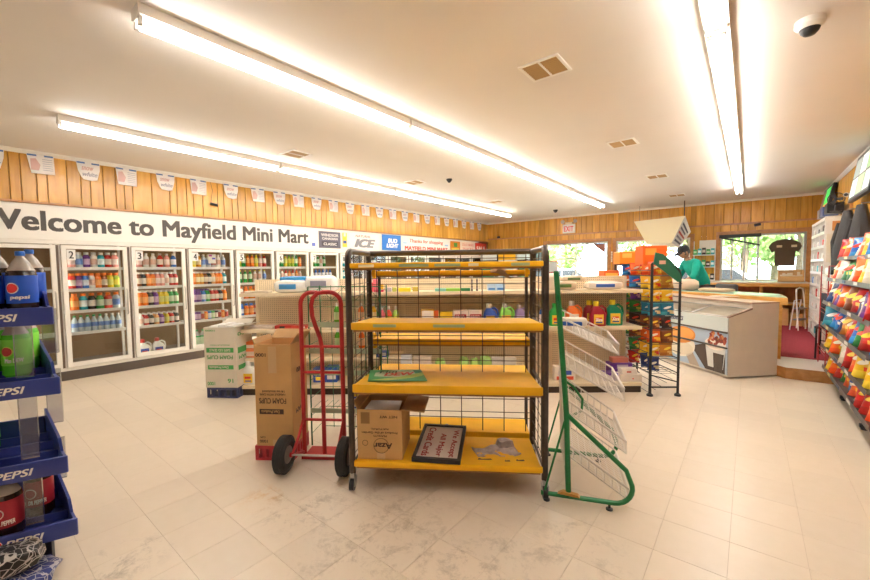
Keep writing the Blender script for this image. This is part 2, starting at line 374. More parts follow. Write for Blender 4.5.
def left_place(o, a): o.location = (XL + 0.002, a, 0); o.rotation_euler[2] = R(90)
def back_place(o, a): o.location = (a, YB - 0.002, 0)
def right_place(o, a): o.location = (XR - 0.002, a, 0); o.rotation_euler[2] = R(-90)
wl = struct('wall_left', MB().box(XL - 0.12, XL, YN, YB, 2.36, ZC, GROOVE).box(XL - 0.12, XL, YN, 0.0, 0, 2.36, mat('side_wall_paint', (0.78, 0.72, 0.62), 0.7)).box(XL - 0.12, XL, 11.4, YB, 0, 2.36, WOODTRIM), 'pine plank strip of wall above the cooler doors', 'wall')
planks(wl, -0.3, YB, 2.385, 2.985, left_place)
struct('trim_1', MB().box(XL, XL + 0.03, -1.0, YB, 2.36, 2.388, WOODTRIM), 'stained ledge along the top of the cooler header', 'trim')
struct('trim_2', MB().prism([(0, 0), (0.05, 0), (0.05, -0.012), (0.015, -0.05), (0, -0.05)], (XL, YN, ZC), (1, 0, 0), (0, 0, 1), (0, 1, 0), YB - YN, WHITE), 'white cornice above the left plank strip', 'trim')
struct('trim_3', MB().prism([(0, 0), (0, -0.05), (-0.015, -0.05), (-0.05, -0.012), (-0.05, 0)], (XR, YN, ZC), (1, 0, 0), (0, 0, 1), (0, 1, 0), YB - YN, WHITE), 'white cornice above the right plank wall', 'trim')
struct('trim_4', MB().prism([(0, 0), (0, -0.05), (-0.015, -0.05), (-0.05, -0.012), (-0.05, 0)], (XL, YB, ZC), (0, 1, 0), (0, 0, 1), (1, 0, 0), XR - XL, WHITE), 'white cornice above the back plank wall', 'trim')
OPEN = [(-5.05, -3.20, 0.0, 2.20), (-2.98, -1.20, 0.95, 2.19), (-0.57, 0.98, 1.08, 2.20)]
mb = MB(); edges = [XL] + [e for o_ in OPEN for e in o_[:2]] + [XR]
for k in range(0, len(edges), 2): mb.box(edges[k], edges[k + 1], YB, YB + 0.15, 0, 2.19, GROOVE)
for x0, x1, z0, z1 in OPEN:
    if z0 > 0: mb.box(x0, x1, YB, YB + 0.15, 0, z0, GROOVE)
    mb.box(x0, x1, YB, YB + 0.15, z1, 2.3, GROOVE)
mb.box(XL - 1.0, XR, YB, YB + 0.15, 2.2, ZC, GROOVE)
wb = struct('wall_back', mb, 'pine plank wall at the far end with doors and windows', 'wall')
planks(wb, XL, XR, 2.48, 2.985, back_place)
for k in range(0, len(edges), 2): planks(wb, edges[k], edges[k + 1], 0.02, 2.445, back_place)
for x0, x1, z0, z1 in OPEN:
    planks(wb, x0, x1, z1, 2.445, back_place)
    if z0 > 0: planks(wb, x0, x1, 0.02, z0, back_place)
struct('trim_5', MB().box(XL, XR, YB - 0.03, YB, 2.445, 2.482, WOODTRIM), 'dark stained rail across the back plank wall', 'trim')
wr = struct('wall_right', MB().box(XR, XR + 0.12, YN, YB, 0, ZC, GROOVE), 'pine plank wall on the right with screens', 'wall')
planks(wr, 3.6, YB, 0.02, 2.985, right_place)
struct('wall_near', MB().box(XI, XR, YN - 0.12, YN, 0, ZC, mat('near_wall_fill_paint', (0.88, 0.85, 0.80), 0.7)), 'cream painted wall behind the photographer', 'wall')  # unseen wall, its paint made pale to bounce fill light into the room
# ------------------------------------------------------------------ doors and windows in the back wall
def framed(name, x0, x1, z0, z1, muls, rails, fm, label, cat):
    r = thing(name, label, cat, (0, YB, 0)); r['kind'] = 'structure'
    mb = MB()
    for a, b in ((x0 - 0.09, x0), (x1, x1 + 0.09)): mb.box(a, b, -0.03, 0.0, max(z0 - 0.09, 0.01), z1 + 0.09, WOODTRIM)
    mb.box(x0, x1, -0.03, 0, z1, z1 + 0.09, WOODTRIM)
    if z0 > 0.3: mb.box(x0 - 0.1, x1 + 0.1, -0.06, 0, z0 - 0.05, z0, WOODTRIM)
    mb.build('casing', r, smooth=False)
    mb = MB(); t = 0.035; w = 0.045
    xs = [x0] + list(muls) + [x1]
    mb.box(x0, x0 + w, 0.03, 0.03 + t, z0, z1, fm).box(x1 - w, x1, 0.03, 0.03 + t, z0, z1, fm).box(x0 + w, x1 - w, 0.03, 0.03 + t, z1 - w, z1, fm).box(x0 + w, x1 - w, 0.03, 0.03 + t, z0, z0 + w, fm)
    mb.build('frame', r, smooth=False)
    for m_ in muls: MB().box(m_ - 0.022, m_ + 0.022, 0.028, 0.067, z0 + w, z1 - w, fm).build('mullion', r, smooth=False)
    for k in range(len(xs) - 1):
        zz = [z0 + w] + list(rails) + [z1 - w]
        for q in range(len(zz) - 1): MB().box(xs[k] + 0.03, xs[k + 1] - 0.03, 0.045, 0.05, zz[q], zz[q + 1], WGLASS).build('pane', r, smooth=False)
        for z in rails: MB().box(xs[k] + 0.045, xs[k + 1] - 0.03, 0.03, 0.065, z - 0.022, z + 0.022, fm).build('rail', r, smooth=False)
    return r
d1 = framed('door_1', -5.05, -3.2, 0.0, 2.2, (-4.125,), (1.0, 1.72), WHITE, 'white framed double glass entrance doors under the exit sign', 'door')
for sx in (-1, 1):
    MB().tube([(-4.125 + sx * 0.07, -0.03, 0.9), (-4.125 + sx * 0.07, -0.03, 1.3)], 0.012, STEEL).build('push_bar', d1)
    MB().rbox(-4.125 + sx * 0.45 - 0.15, -4.125 + sx * 0.45 + 0.15, 0.0, 0.03, 2.14, 2.18, STEEL, 0.006).build('door_closer', d1)
framed('window_1', -2.98, -1.2, 0.95, 2.19, (-2.4, -1.8), (), WHITE, 'white framed shop window behind the hanging cream fixture', 'window')
w2 = framed('window_2', -0.57, 0.98, 1.08, 2.2, (-0.34, -0.10, 0.15), (), mat('alu_frame', (0.55, 0.56, 0.55), 0.4, 0.3), 'wide window of narrow panes above the back counter', 'window')
mb = MB().box(-0.6, 0.20, -0.05, 0.0, 2.13, 2.21, BLACK)
mb.prism([(0, 0), (0.74, -0.20), (0.74, -0.165), (0.0, 0.045)], (-0.56, -0.05, 2.12), (1, 0, 0), (0, 0, 1), (0, 1, 0), 0.025, BLACK)
mb.build('shade_bar', w2, smooth=False)
t = thing('shirt', 'dark brown short-sleeved shirt hung flat in the back window', 'shirt', (0.62, YB - 0.10, 1.44))
pol = [(-0.2, 0), (0.2, 0), (0.21, 0.40), (0.26, 0.36), (0.335, 0.52), (0.28, 0.62), (0.16, 0.70), (0.06, 0.72), (-0.06, 0.72), (-0.16, 0.70), (-0.28, 0.62), (-0.335, 0.52), (-0.26, 0.36), (-0.21, 0.40)]
t.scale = (.86, 1, .84)
MB().prism(pol, (0, 0, 0), (1, 0, 0), (0, 0, 1), (0, 1, 0), 0.03, mat('shirt_brown', (0.075, 0.05, 0.03), 0.9, bump=0.4, vs=30)).build('cloth', t)
MB().tube([(0, .03, .70), (0, .045, .80), (0, .09, .93)], .006, STEEL, 6).build('hanging_hook', t)
for x in (-0.17, 0.12): MB().box(x, x + 0.11, -0.004, 0.0, 0.50, 0.56, pm('cdbfa0')).build('printed_patch', t)
# posters on the doors
def card(name, label, cat, x0, x1, z0, z1, y, m, poly=None):
    mb = MB()
    if poly: mb.prism(poly, (x0, y, z0), (1, 0, 0), (0, 0, 1), (0, 1, 0), 0.004, m)
    else: mb.box(x0, x1, y, y + 0.004, z0, z1, m)
    return tag(mb.build(name, smooth=False), label, cat)
card('poster', 'brown and blue three-cornered poster on the right entrance door', 'poster', -3.62, 0, 1.85, 0, YB + 0.012, pm('8a5340'), [(0, 0.28), (0.34, 0), (0.34, 0.28)])
card('poster', 'blue strip poster along the top of the right entrance door', 'poster', -3.60, -3.3, 2.125, 2.15, YB + 0.008, pm('3a6fa8'))
t = thing('notice', 'white notice on the plank wall right of the entrance doors', 'notice', (-3.1, YB - 0.016, 1.60))
MB().box(-0.1, 0.1, 0, 0.005, 0, 0.3, pm('e6e2d6')).build('sheet', t, smooth=False)
for k in range(5): MB().box(-0.07, 0.05, -0.001, 0, 0.05 + k * 0.045, 0.065 + k * 0.045, pm('8a8a88')).build('print_line', t, smooth=False)
t = thing('red_framed_notice', 'red-edged notice on the left entrance door', 'notice', (-5.0, YB + 0.012, 1.30)); t.scale = (.62, 1, .8)
mb = MB()
for a in ((0, .5, .43, .46), (0, .03, 0, .46), (.47, .5, 0, .46), (0, .5, 0, .03)): mb.box(a[0], a[1], 0, .006, a[2], a[3], pm('d8402c'))
mb.build('frame', t, smooth=False); MB().box(.03, .47, .002, .004, .03, .43, pm('d9dfe0')).build('sheet', t, smooth=False)
# ------------------------------------------------------------------ ceiling lights
TUBEM = mat('fluorescent_tube', (1.0, 0.93, 0.83), 0.4); b = TUBEM.node_tree.nodes['Principled BSDF']
b.inputs['Emission Color'].default_value = (1.0, 0.965, 0.915, 1); b.inputs['Emission Strength'].default_value = TUBE
def fixture():
    r = thing('fluorescent_fixture', '', 'light', (0, 0, 0)); L = 2.345
    MB().prism([(-0.062, 0), (0.062, 0), (0.066, -0.062), (0.03, -0.078), (-0.03, -0.078), (-0.066, -0.062)], (0, 0.004, 0), (1, 0, 0), (0, 0, 1), (0, 1, 0), L - 0.008, WHITE).build('housing', r, smooth=False)
    for sx in (-1, 1):
        MB().tube([(sx * 0.036, 0.03, -0.096), (sx * 0.036, L - 0.03, -0.096)], 0.015, TUBEM, 10).build('tube', r)
        for y in (0.012, L - 0.03): MB().box(sx * 0.036 - 0.017, sx * 0.036 + 0.017, y, y + 0.018, -0.116, -0.05, WHITEP).build('socket', r, smooth=False)
    return r
fx = fixture(); first = True
for row, (x, nm) in enumerate(((-5.40, 'row nearest the coolers'), (-2.86, 'middle ceiling row'), (-0.20, 'row nearest the right wall'))):
    for k in range(4):
        lab = 'twin-tube white strip light, %s from the near end of the %s' % (ORD[k], nm)
        if first: fx.location = (x, 0.77, ZC); fx['label'] = lab; fx['group'] = 'ceiling strip lights'; first = False
        else: copy_tree(fx, (x, 0.77 + k * 2.36, ZC), None, lab)
# vents
def vent(x, y, lab, w=0.16, l=0.30):
    r = thing('ceiling_vent', lab, 'vent', (x, y, ZC), 0, 'ceiling vents')
    mb = MB(); f = 0.022
    mb.box(-w, w, -l / 2, -l / 2 + f, -0.012, 0, WHITE).box(-w, w, l / 2 - f, l / 2, -0.012, 0, WHITE).box(-w, -w + f, -l / 2 + f, l / 2 - f, -0.012, 0, WHITE).box(w - f, w, -l / 2 + f, l / 2 - f, -0.012, 0, WHITE)
    mb.build('frame', r, smooth=False)
    MB().box(-w + f, w - f, -l / 2 + f, l / 2 - f, -0.003, -0.001, pm('7a5a38')).build('backing', r, smooth=False)
    MB().box(-0.008, 0.008, -l / 2 + f, l / 2 - f, -0.011, -0.003, WHITE).build('divider', r, smooth=False)
    for k in range(9):
        y0 = -l / 2 + f + 0.01 + k * (l - 2 * f) / 9
        MB().add([(-w + f, y0, -0.003), (w - f, y0, -0.003), (w - f, y0 + 0.012, -0.011), (-w + f, y0 + 0.012, -0.011)], [(0, 1, 2, 3)], pm('b89a6c')).build('slat', r, smooth=False)
for k, (x, y, lab) in enumerate(((-1.29, 3.02, 'largest ceiling vent, nearest the camera'), (-1.29, 5.44, 'second ceiling vent of the right line'), (-1.29, 7.82, 'third ceiling vent of the right line, toward the back'), (-1.29, 10.19, 'small farthest ceiling vent of the right line'), (-4.80, 3.03, 'ceiling vent nearest the camera between the two left light rows'), (-4.76, 5.38, 'ceiling vent beside the small dome camera on the left'), (-4.7, 8.2, 'farthest ceiling vent on the cooler side'))): vent(x, y, lab)
def dome(x, y, r, lab, base=WHITEP):
    t = thing('dome_camera', lab, 'camera', (x, y, ZC), 0, 'ceiling dome cameras')
    MB().lathe([(r * 0.75, -r * 0.75), (r, -r * 0.45), (r, 0)], base, 20).build('base', t)
    MB().lathe([(r * 0.12, -r * 1.3), (r * 0.4, -r * 1.22), (r * 0.6, -r * 1.0), (r * 0.7, -r * 0.75), (r * 0.7, -r * 0.7)], BLACK, 18).build('lens_dome', t)
dome(0.263, 3.54, 0.075, 'white security dome camera with black lens on the right ceiling')
dome(-4.14, 5.6, 0.05, 'small black dome camera between the left light rows', BLACK)
dome(-4.17, 10.5, 0.06, 'small black dome camera on the ceiling near the exit sign', BLACK)
# ------------------------------------------------------------------ walk-in cooler
DY0, DW, DZ0, DZ1 = 0.195, 0.765, 0.17, 1.85
ND = 15
ck = thing('walk_in_cooler', 'long white walk-in cooler with a row of numbered glass doors', 'cooler', (XL, 0, 0))
mb = MB()
ye = DY0 + DW * ND
INT = mat('cooler_inside', (0.33, 0.21, 0.11), 0.7, var=0.1, vs=3)
mb.box(-0.95, -0.93, 0, 11.9, 0.02, 2.3, INT).box(-0.95, -0.02, 0, 0.02, 0.02, 2.3, INT).box(-0.95, -0.02, 11.88, 11.9, 0.02, 2.3, INT).box(-0.93, -0.02, 0.02, 11.88, 0.12, 0.14, mat('cooler_floor', (0.35, 0.31, 0.26), 0.6)).box(-0.93, -0.02, 0.02, 11.88, 1.97, 1.99, INT)
mb.build('interior', ck, smooth=False)
mb = MB().box(-0.06, 0.0, -0.3, 11.98, DZ1, 2.36, WHITE).box(-0.06, 0.0, -0.3, DY0, 0.13, DZ1, WHITE)
mb.box(-0.06, 0.0, ye, 11.98, 0.13, DZ1, WHITE).box(-0.06, 0.0, DY0, ye, 0.13, DZ0, WHITE)
mb.box(0.0, 0.02, -0.3, 11.98, DZ1 - 0.0, DZ1 + 0.035, WHITE)
mb.build('front_frame', ck, smooth=False)
MB().box(-0.05, -0.01, -0.3, 11.98, 0.0, 0.13, mat('kickplate', (0.09, 0.065, 0.05), 0.6)).build('kickplate', ck, smooth=False)
LEDM = mat('cooler_lamp', (1, 0.97, 0.9), 0.4); b = LEDM.node_tree.nodes['Principled BSDF']; b.inputs['Emission Color'].default_value = (1, 0.93, 0.82, 1); b.inputs['Emission Strength'].default_value = 9.0
for k in range(ND + 1): 
    y = DY0 + k * DW
    MB().box(-0.06, 0.0, y - 0.022, y + 0.022, DZ0, DZ1, WHITE).build('mullion', ck, smooth=False)
    if k < 9: MB().box(-0.085, -0.062, y - 0.012, y + 0.012, DZ0 + 0.1, DZ1 - 0.1, LEDM).build('mullion_lamp', ck, smooth=False)
    MB().box(-0.55, -0.52, y - 0.015, y + 0.015, 0.14, 1.95, WHITEP).build('shelf_post', ck, smooth=False)
SHZ = [1.52, 1.225, 0.925, 0.62]
dmb = MB(); f = 0.05; y0, y1 = 0.012, DW - 0.012
fm = MB(); fm.box(-0.01, 0.03, y0 + 0.014, y0 + f + 0.014, DZ0 + 0.01, DZ1 - 0.012, WHITE).box(-0.01, 0.03, y1 - f - 0.014, y1 - 0.014, DZ0 + 0.01, DZ1 - 0.012, WHITE)
fm.box(-0.01, 0.03, y0 + f + 0.014, y1 - f - 0.014, DZ1 - 0.06, DZ1 - 0.012, WHITE).box(-0.01, 0.03, y0 + f + 0.014, y1 - f - 0.014, DZ0 + 0.01, DZ0 + 0.07, WHITE)
frame_me = fm.mesh('door', False)
pane_me = MB().box(0.006, 0.012, y0 + f, y1 - f, DZ0 + 0.05, DZ1 - 0.05, CLEAR).mesh('pane', False)
gask_me = MB().box(-0.012, 0.031, y1 - 0.013, y1 + 0.012, DZ0 + 0.01, DZ1 - 0.012, pm('5a4a3c')).mesh('gasket', False)
hand_me = MB().tube([(0.03, y1 - 0.04, 0.85), (0.06, y1 - 0.04, 0.87), (0.06, y1 - 0.04, 1.2), (0.03, y1 - 0.04, 1.22)], 0.008, STEEL).mesh('handle')
shelf_me = MB().box(-0.085, -0.07, 0.03, DW - 0.03, -0.02, 0.022, WHITEP).box(-0.5, -0.085, 0.03, DW - 0.03, -0.008, 0.0, WHITEP).mesh('shelf', False)
for k in range(ND):
    d = link('door', frame_me, ck, (0, DY0 + k * DW, 0))
    link('pane', pane_me, d); link('gasket', gask_me, d); link('handle', hand_me, d)
    if k >= 0 and k < 8:
        pl = MB().box(0.0125, 0.0135, y0 + f + 0.02, y0 + f + 0.11, DZ1 - 0.21, DZ1 - 0.07, WHITEP); text(pl, str(k + 1), (0.0137, y0 + f + 0.04, DZ1 - 0.19), (0, 1, 0), (0, 0, 1), 0.05, 0.1, BLACK, 0.01); pl.build('number_plate', d, smooth=False)
    for z in SHZ: link('shelf', shelf_me, ck, (0, DY0 + k * DW, z))
# header banner and posters
bn = thing('header_banner', 'long white banner above the coolers welcoming shoppers in large grey letters', 'banner', (XL, 0, 0))
MB().box(0.001, 0.012, -0.3, 5.62, 1.905, 2.35, SIGNW).build('board', bn, smooth=False)
letters(bn, 'Welcome to Mayfield Mini Mart', (0.0125, 0.26, 1.935), (0, 1, 0), (0, 0, 1), 4.52, 0.345, LETTER, 0.020)
def lposter(name, label, y0, y1, z0, z1, m, texts=(), extra=None):
    r = thing(name, label, 'poster', (XL, 0, 0))
    MB().box(0.0125, 0.018, y0, y1, z0, z1, m).build('sheet', r, smooth=False)
    for k, (s, a, b_, c, d_, mm, off, sh) in enumerate(texts):
        q = MB(); text(q, s, (0.0185, y0 + a * (y1 - y0), z0 + b_ * (z1 - z0)), (0, 1, 0), (0, 0, 1), c * (y1 - y0), d_ * (z1 - z0), mm, off, sh); q.build('lettering', r, smooth=False)['kind'] = 'stuff'
    for (a, b_, c, d_, mm) in (extra or ()): MB().box(0.018, 0.0192, y0 + a * (y1 - y0), y0 + c * (y1 - y0), z0 + b_ * (z1 - z0), z0 + d_ * (z1 - z0), mm).build('print_block', r, smooth=False)
    return r
lposter('poster', 'dark slate poster with pale lettering at the right end of the banner', 5.03, 5.60, 1.94, 2.30, pm('5a5766'), [('WINDSOR', .1, .70, .8, .17, pm('d8d4d2'), .02, 0), ('CANADIAN', .14, .5, .72, .14, pm('d8d4d2'), .02, 0), ('CLASSIC', .2, .17, .62, .16, pm('d8d4d2'), .02, 0)], [(.12, .12, .88, .40, pm('3c3844'))])
lposter('poster', 'small yellow bottle advert left of the ice sign', 5.66, 5.78, 1.98, 2.30, pm('e8c53c'), (), [(.1, .25, .9, .45, pm('2c4c9c')), (.25, .75, .75, .98, pm('f0ead8'))])
lposter('ice_sign', 'white ice poster with big slanted grey letters and red script', 5.84, 6.78, 1.94, 2.31, SIGNW, [('ICE', .16, .12, .7, .55, pm('85858a'), .04, .3), ('NATURAL', .2, .76, .5, .16, pm('d85a4a'), .01, .2)])
lposter('beer_sign', 'bright blue beer poster with white slanted letters', 6.88, 7.56, 1.95, 2.34, pm('1f6fc4'), [('BUD', .3, .48, .5, .28, SIGNW, .03, .2), ('LIGHT', .22, .16, .64, .28, SIGNW, .03, .2)])
lposter('thanks_banner', 'white thank-you banner with red script beside the blue beer poster', 7.60, 9.72, 1.93, 2.34, SIGNW, [('Thanks for shopping', .14, .54, .70, .32, pm('c0482e'), .015, .1), ('MAYFIELD MINI MART', .05, .1, .9, .28, pm('c8402c'), .03, 0)], [(.02, .5, .09, .62, pm('9cc4dc')), (.88, .5, .96, .62, pm('9cc4dc'))])
lposter('poster', 'orange and green food poster beyond the thank-you banner', 9.76, 10.28, 1.99, 2.31, pm('c87a24'), (), [(.1, .1, .9, .35, pm('e0c040')), (.35, .45, .7, .85, pm('3f8f3c'))])
lposter('poster', 'pale poster with red lines near the back corner', 10.32, 11.12, 1.99, 2.31, pm('ecd9cc'), [('COLD DRINKS', .08, .6, .84, .25, pm('d0685a'), .01, 0), ('SNACKS', .12, .2, .76, .25, pm('d0685a'), .01, 0)])
lposter('poster', 'red poster in the back corner above the last cooler doors', 11.16, 11.86, 1.95, 2.31, pm('c42c22'), [('SALE', .12, .3, .76, .4, SIGNW, .02, 0)])
lposter('sticker', 'tiny blue sticker on the banner before the dark poster', 4.86, 4.94, 1.97, 2.04, pm('5a6cc0'))
# pennants along the left plank strip
PW = [pm('e4e0dc', 0.6), pm('2f5f9f'), pm('c9a29a'), pm('9a9aa4')]
def pennant(kind):
    mb = MB(); p = [(0, 0), (0.25, 0), (0.25, -0.24), (0.03, -0.24)] if kind == 0 else [(0, 0), (0.25, 0), (0.245, -0.10), (0.215, -0.23), (0.16, -0.245), (0.07, -0.235), (0.045, -0.2), (0.015, -0.12)]
    mb.prism(p, (0, 0, 0), (0, 1, 0), (0, 0, 1), (1, 0, 0), 0.004, PW[0]); return mb.mesh('sheet', False)
pk = [pennant(0), pennant(1)]
band = MB().box(0.004, 0.0055, 0.005, 0.09, -0.022, -0.002, PW[1]).mesh('blue_band', False)
art = []
m1 = MB(); text(m1, 'white', (0.0048, 0.06, -0.19), (0, 1, 0), (0, 0, 1), 0.16, 0.06, PW[3], 0.02, 0.4); text(m1, 'snow', (0.0048, 0.05, -0.11), (0, 1, 0), (0, 0, 1), 0.13, 0.05, PW[2], 0.02, 0.3); art.append(m1.mesh('printed_art', False))
m0 = MB().prism([(0.03, -0.2), (0.10, -0.2), (0.12, -0.13), (0.08, -0.05), (0.03, -0.06)], (0.004, 0, 0), (0, 1, 0), (0, 0, 1), (1, 0, 0), 0.001, PW[2])
for q in range(6): m0.box(0.004, 0.005, 0.14, 0.235, -0.06 - q * 0.027, -0.05 - q * 0.027, pm('b4b4ba'))
art.insert(0, m0.mesh('printed_art', False))
ys = [0.28, 0.72, 1.19, 1.615, 2.11, 2.58, 3.105, 3.585, 4.02, 4.43, 4.86, 5.29] + [5.75 + 0.46 * k for k in range(13)]
for k, y in enumerate(ys):
    if y > 11.6: break
    kind = 0 if k % 2 else 1
    r = thing('pennant', 'white %s paper pennant, %s from the left along the cornice' % ('square' if kind == 0 else 'cup-shaped', ORD[k]), 'pennant', (XL + 0.03, y, 2.985), 0, 'paper pennants under the left cornice')
    r.rotation_euler = (rnd(-0.03, 0.03), R(-3) * 0, 0)
    link('sheet', pk[kind], r); link('blue_band', band, r); link('blue_band', band, r, (0, 0.155, 0)); link('printed_art', art[kind], r)['kind'] = 'stuff'
mb = MB().tube([(XL + 0.028, 0.0, 2.988), (XL + 0.028, 11.9, 2.988)], 0.002, WHITEP, 4)
tag(mb.build('pennant_string'), 'thin string carrying the row of paper pennants', 'string')
t = thing('wall_camera', 'small black camera on the plank strip above the banner', 'camera', (XL, 2.92, 2.60))
MB().tube([(0.0, 0, 0), (0.05, 0, 0)], 0.015, BLACK, 8).build('bracket', t); MB().tube([(0.05, -0.05, 0.01), (0.08, 0.06, -0.01)], 0.022, BLACK, 10).build('body', t)
tag(MB().tube([(XL + 0.012, 2.9, 3.0), (XL + 0.012, 2.93, 2.85), (XL + 0.012, 2.9, 2.62)], 0.003, BLACK, 5).build('camera_cable'), 'thin dark cable hanging down to the small wall camera', 'cable')
# ------------------------------------------------------------------ bottles
BOT = {}
CNAME = {}
def bottle_mesh(kind, body, label, cap):
    key = (kind, body, label, cap)
    if key in BOT: return BOT[key]
    B = pm(body, 0.2); Lb = pm(label, 0.45); Cp = pm(cap, 0.4)
    sh = {'juice': ([(.030, 0), (.034, .006), (.034, .05), (.0345, .052), (.0345, .125), (.034, .127), (.032, .15), (.018, .175), (.015, .185)], [0, 0, 0, 1, 1, 0, 0, 0], (.019, .183, .207)),
          'sport': ([(.036, 0), (.041, .008), (.041, .05), (.038, .055), (.038, .125), (.041, .13), (.040, .15), (.025, .178), (.020, .185)], [0, 0, 0, 1, 1, 0, 0, 0], (.026, .183, .215)),
          'water': ([(.030, 0), (.032, .006), (.032, .07), (.0325, .071), (.0325, .12), (.032, .121), (.031, .14), (.014, .185), (.012, .195)], [0, 0, 0, 1, 1, 0, 0, 0], (.015, .193, .212)),
          'soda': ([(.026, 0), (.033, .012), (.033, .07), (.030, .085), (.0325, .10), (.0325, .155), (.028, .175), (.014, .21), (.012, .22)], [0, 0, 0, 1, 1, 1, 0, 0], (.015, .218, .237)),
          'can': ([(.024, 0), (.033, .010), (.033, .028), (.0332, .029), (.0332, .095), (.033, .097), (.033, .108), (.026, .120), (.026, .122)], [0, 0, 0, 1, 1, 0, 0, 0], None),
          'twol': ([(.040, 0), (.055, .02), (.055, .065), (.0555, .067), (.0555, .195), (.055, .197), (.050, .220), (.030, .262), (.016, .282), (.014, .292)], [0, 0, 0, 1, 1, 0, 2, 2, 2], (.018, .29, .312)),
          'dish': ([(.030, 0), (.036, .01), (.036, .03), (.0365, .032), (.0365, .12), (.036, .122), (.033, .15), (.018, .18), (.013, .19)], [0, 0, 0, 1, 1, 0, 0, 0], (.014, .188, .225))}[kind]
    prof, segs, cap_ = sh
    mb = MB().lathe(prof, [(B, Lb, pm('a8a29c', 0.15))[q] for q in segs], 14)
    cm = MB().lathe([(cap_[0], cap_[1]), (cap_[0], cap_[2] - .003), (cap_[0] * .85, cap_[2])], Cp, 12).mesh('cap') if cap_ else MB().lathe([(.022, .1205), (.022, .1225)], STEEL, 12).mesh('can_lid')
    BOT[key] = (mb.mesh('body'), cm, 'cap' if cap_ else 'can_lid'); return BOT[key]
def bottle(name, kind, body, label, cap, lab, cat, loc, group, rz=0.0, sc=1.0):
    a, c, cn = bottle_mesh(kind, body, label, cap)
    r = thing(name, lab, cat, loc, rz, group); r.scale = (sc, sc, sc)
    link('body', a, r); link(cn, c, r); return r
HUE = {'r': ('red', 'c22a24'), 'o': ('orange', 'ee7a28'), 'y': ('yellow', 'e8cf34'), 'g': ('green', '2f9a4a'), 'b': ('blue', '3a76c8'), 'p': ('purple', '6a3a8a'), 'k': ('dark', '2a2422'), 'w': ('white', 'e4e0d8'), 'c': ('clear', 'bcc8cc'), 't': ('teal', '35a8b4'), 'n': ('brown', '8a4a24'), 'h': ('pink', 'e89a90'), 'e': ('peach', 'f0b070'), 'l': ('lime', 'a8c83c'), 'a': ('amber', 'd89028'), 's': ('silver', 'b8b6b2')}
LBL = {'r': 'e8d8c8', 'o': 'f0a860', 'y': 'd8d870', 'g': 'cfe0c0', 'b': 'e0e4ee', 'p': 'c8a8c8', 'k': 'd8cfc4', 'w': 'd8b0a0', 'c': '6a8ac8', 't': 'e0eef0', 'n': 'd8c8b0', 'h': 'f0d8d0', 'e': 'e8e0c8', 'l': 'e8d84c', 'a': 'f0e0b0', 's': 'a83c34'}
DOORWORD = ['one', 'two', 'three', 'four', 'five', 'six', 'seven', 'eight', 'nine', 'ten', 'eleven', 'twelve', 'thirteen', 'fourteen', 'fifteen']
SHELFWORD = ['top shelf', 'second shelf', 'third shelf', 'fourth shelf', 'cooler floor']
STOCK = {1: [('cc', 'juice', 'w'), ('nnaa', 'juice', 'w'), ('rrkk', 'juice', 'w'), ('rrrhr', 'juice', 'w'), ('', '', '')],
 2: [('hcpwtrh', 'sport', 'w'), ('rpbwonyl', 'sport', 'o'), ('otkgrc', 'sport', 'o'), ('cccccccc', 'water', 'g'), ('', '', '')],
 3: [('hwwrhb', 'juice', 'w'), ('nkoohhwrr', 'juice', 'w'), ('ookpyygg', 'juice', 'w'), ('wrkepyrk', 'juice', 'w'), ('', '', '')],
 4: [('yaccswc', 'juice', 'w'), ('oaankeoot', 'juice', 'w'), ('ppbgrrko', 'juice', 'p'), ('ppsobgksos', 'can', 'w'), ('gg', 'twol', 'g')],
 5: [('lgooyhr', 'soda', 'y'), ('gggwwc', 'soda', 'y'), ('woaor', 'sport', 'o'), ('boorr', 'sport', 'b'), ('', '', '')],
 6: [('ggyllgo', 'soda', 'g'), ('gwrorow', 'soda', 'r'), ('bbkrr', 'soda', 'b'), ('kkrr', 'soda', 'k'), ('', '', '')],
 7: [('lggwg', 'soda', 'w'), ('bbbbbb', 'soda', 'b'), ('bbkk', 'soda', 'b'), ('', '', ''), ('', '', '')]}
for k in range(8, 15): STOCK[k] = [(['ttgwk', 'gwtkt', 'wktto', 'ottrg', 'kgwtg', 'tgwot', 'wtgkw'][k - 8], 'soda', 'w'), (['ttgkw', 'gtwwt', 'krttg', 'gwtbb', 'tgkkw', 'wwttg', 'gkttb'][k - 8], 'soda', 'w'), ('', '', ''), ('', '', ''), ('', '', '')]
KN = {'juice': ('juice_bottle', 'juice bottle'), 'sport': ('sports_drink_bottle', 'sports drink bottle'), 'water': ('water_bottle', 'water bottle'), 'soda': ('soda_bottle', 'soda bottle'), 'can': ('drink_can', 'drink can'), 'twol': ('large_soda_bottle', 'large soda bottle')}
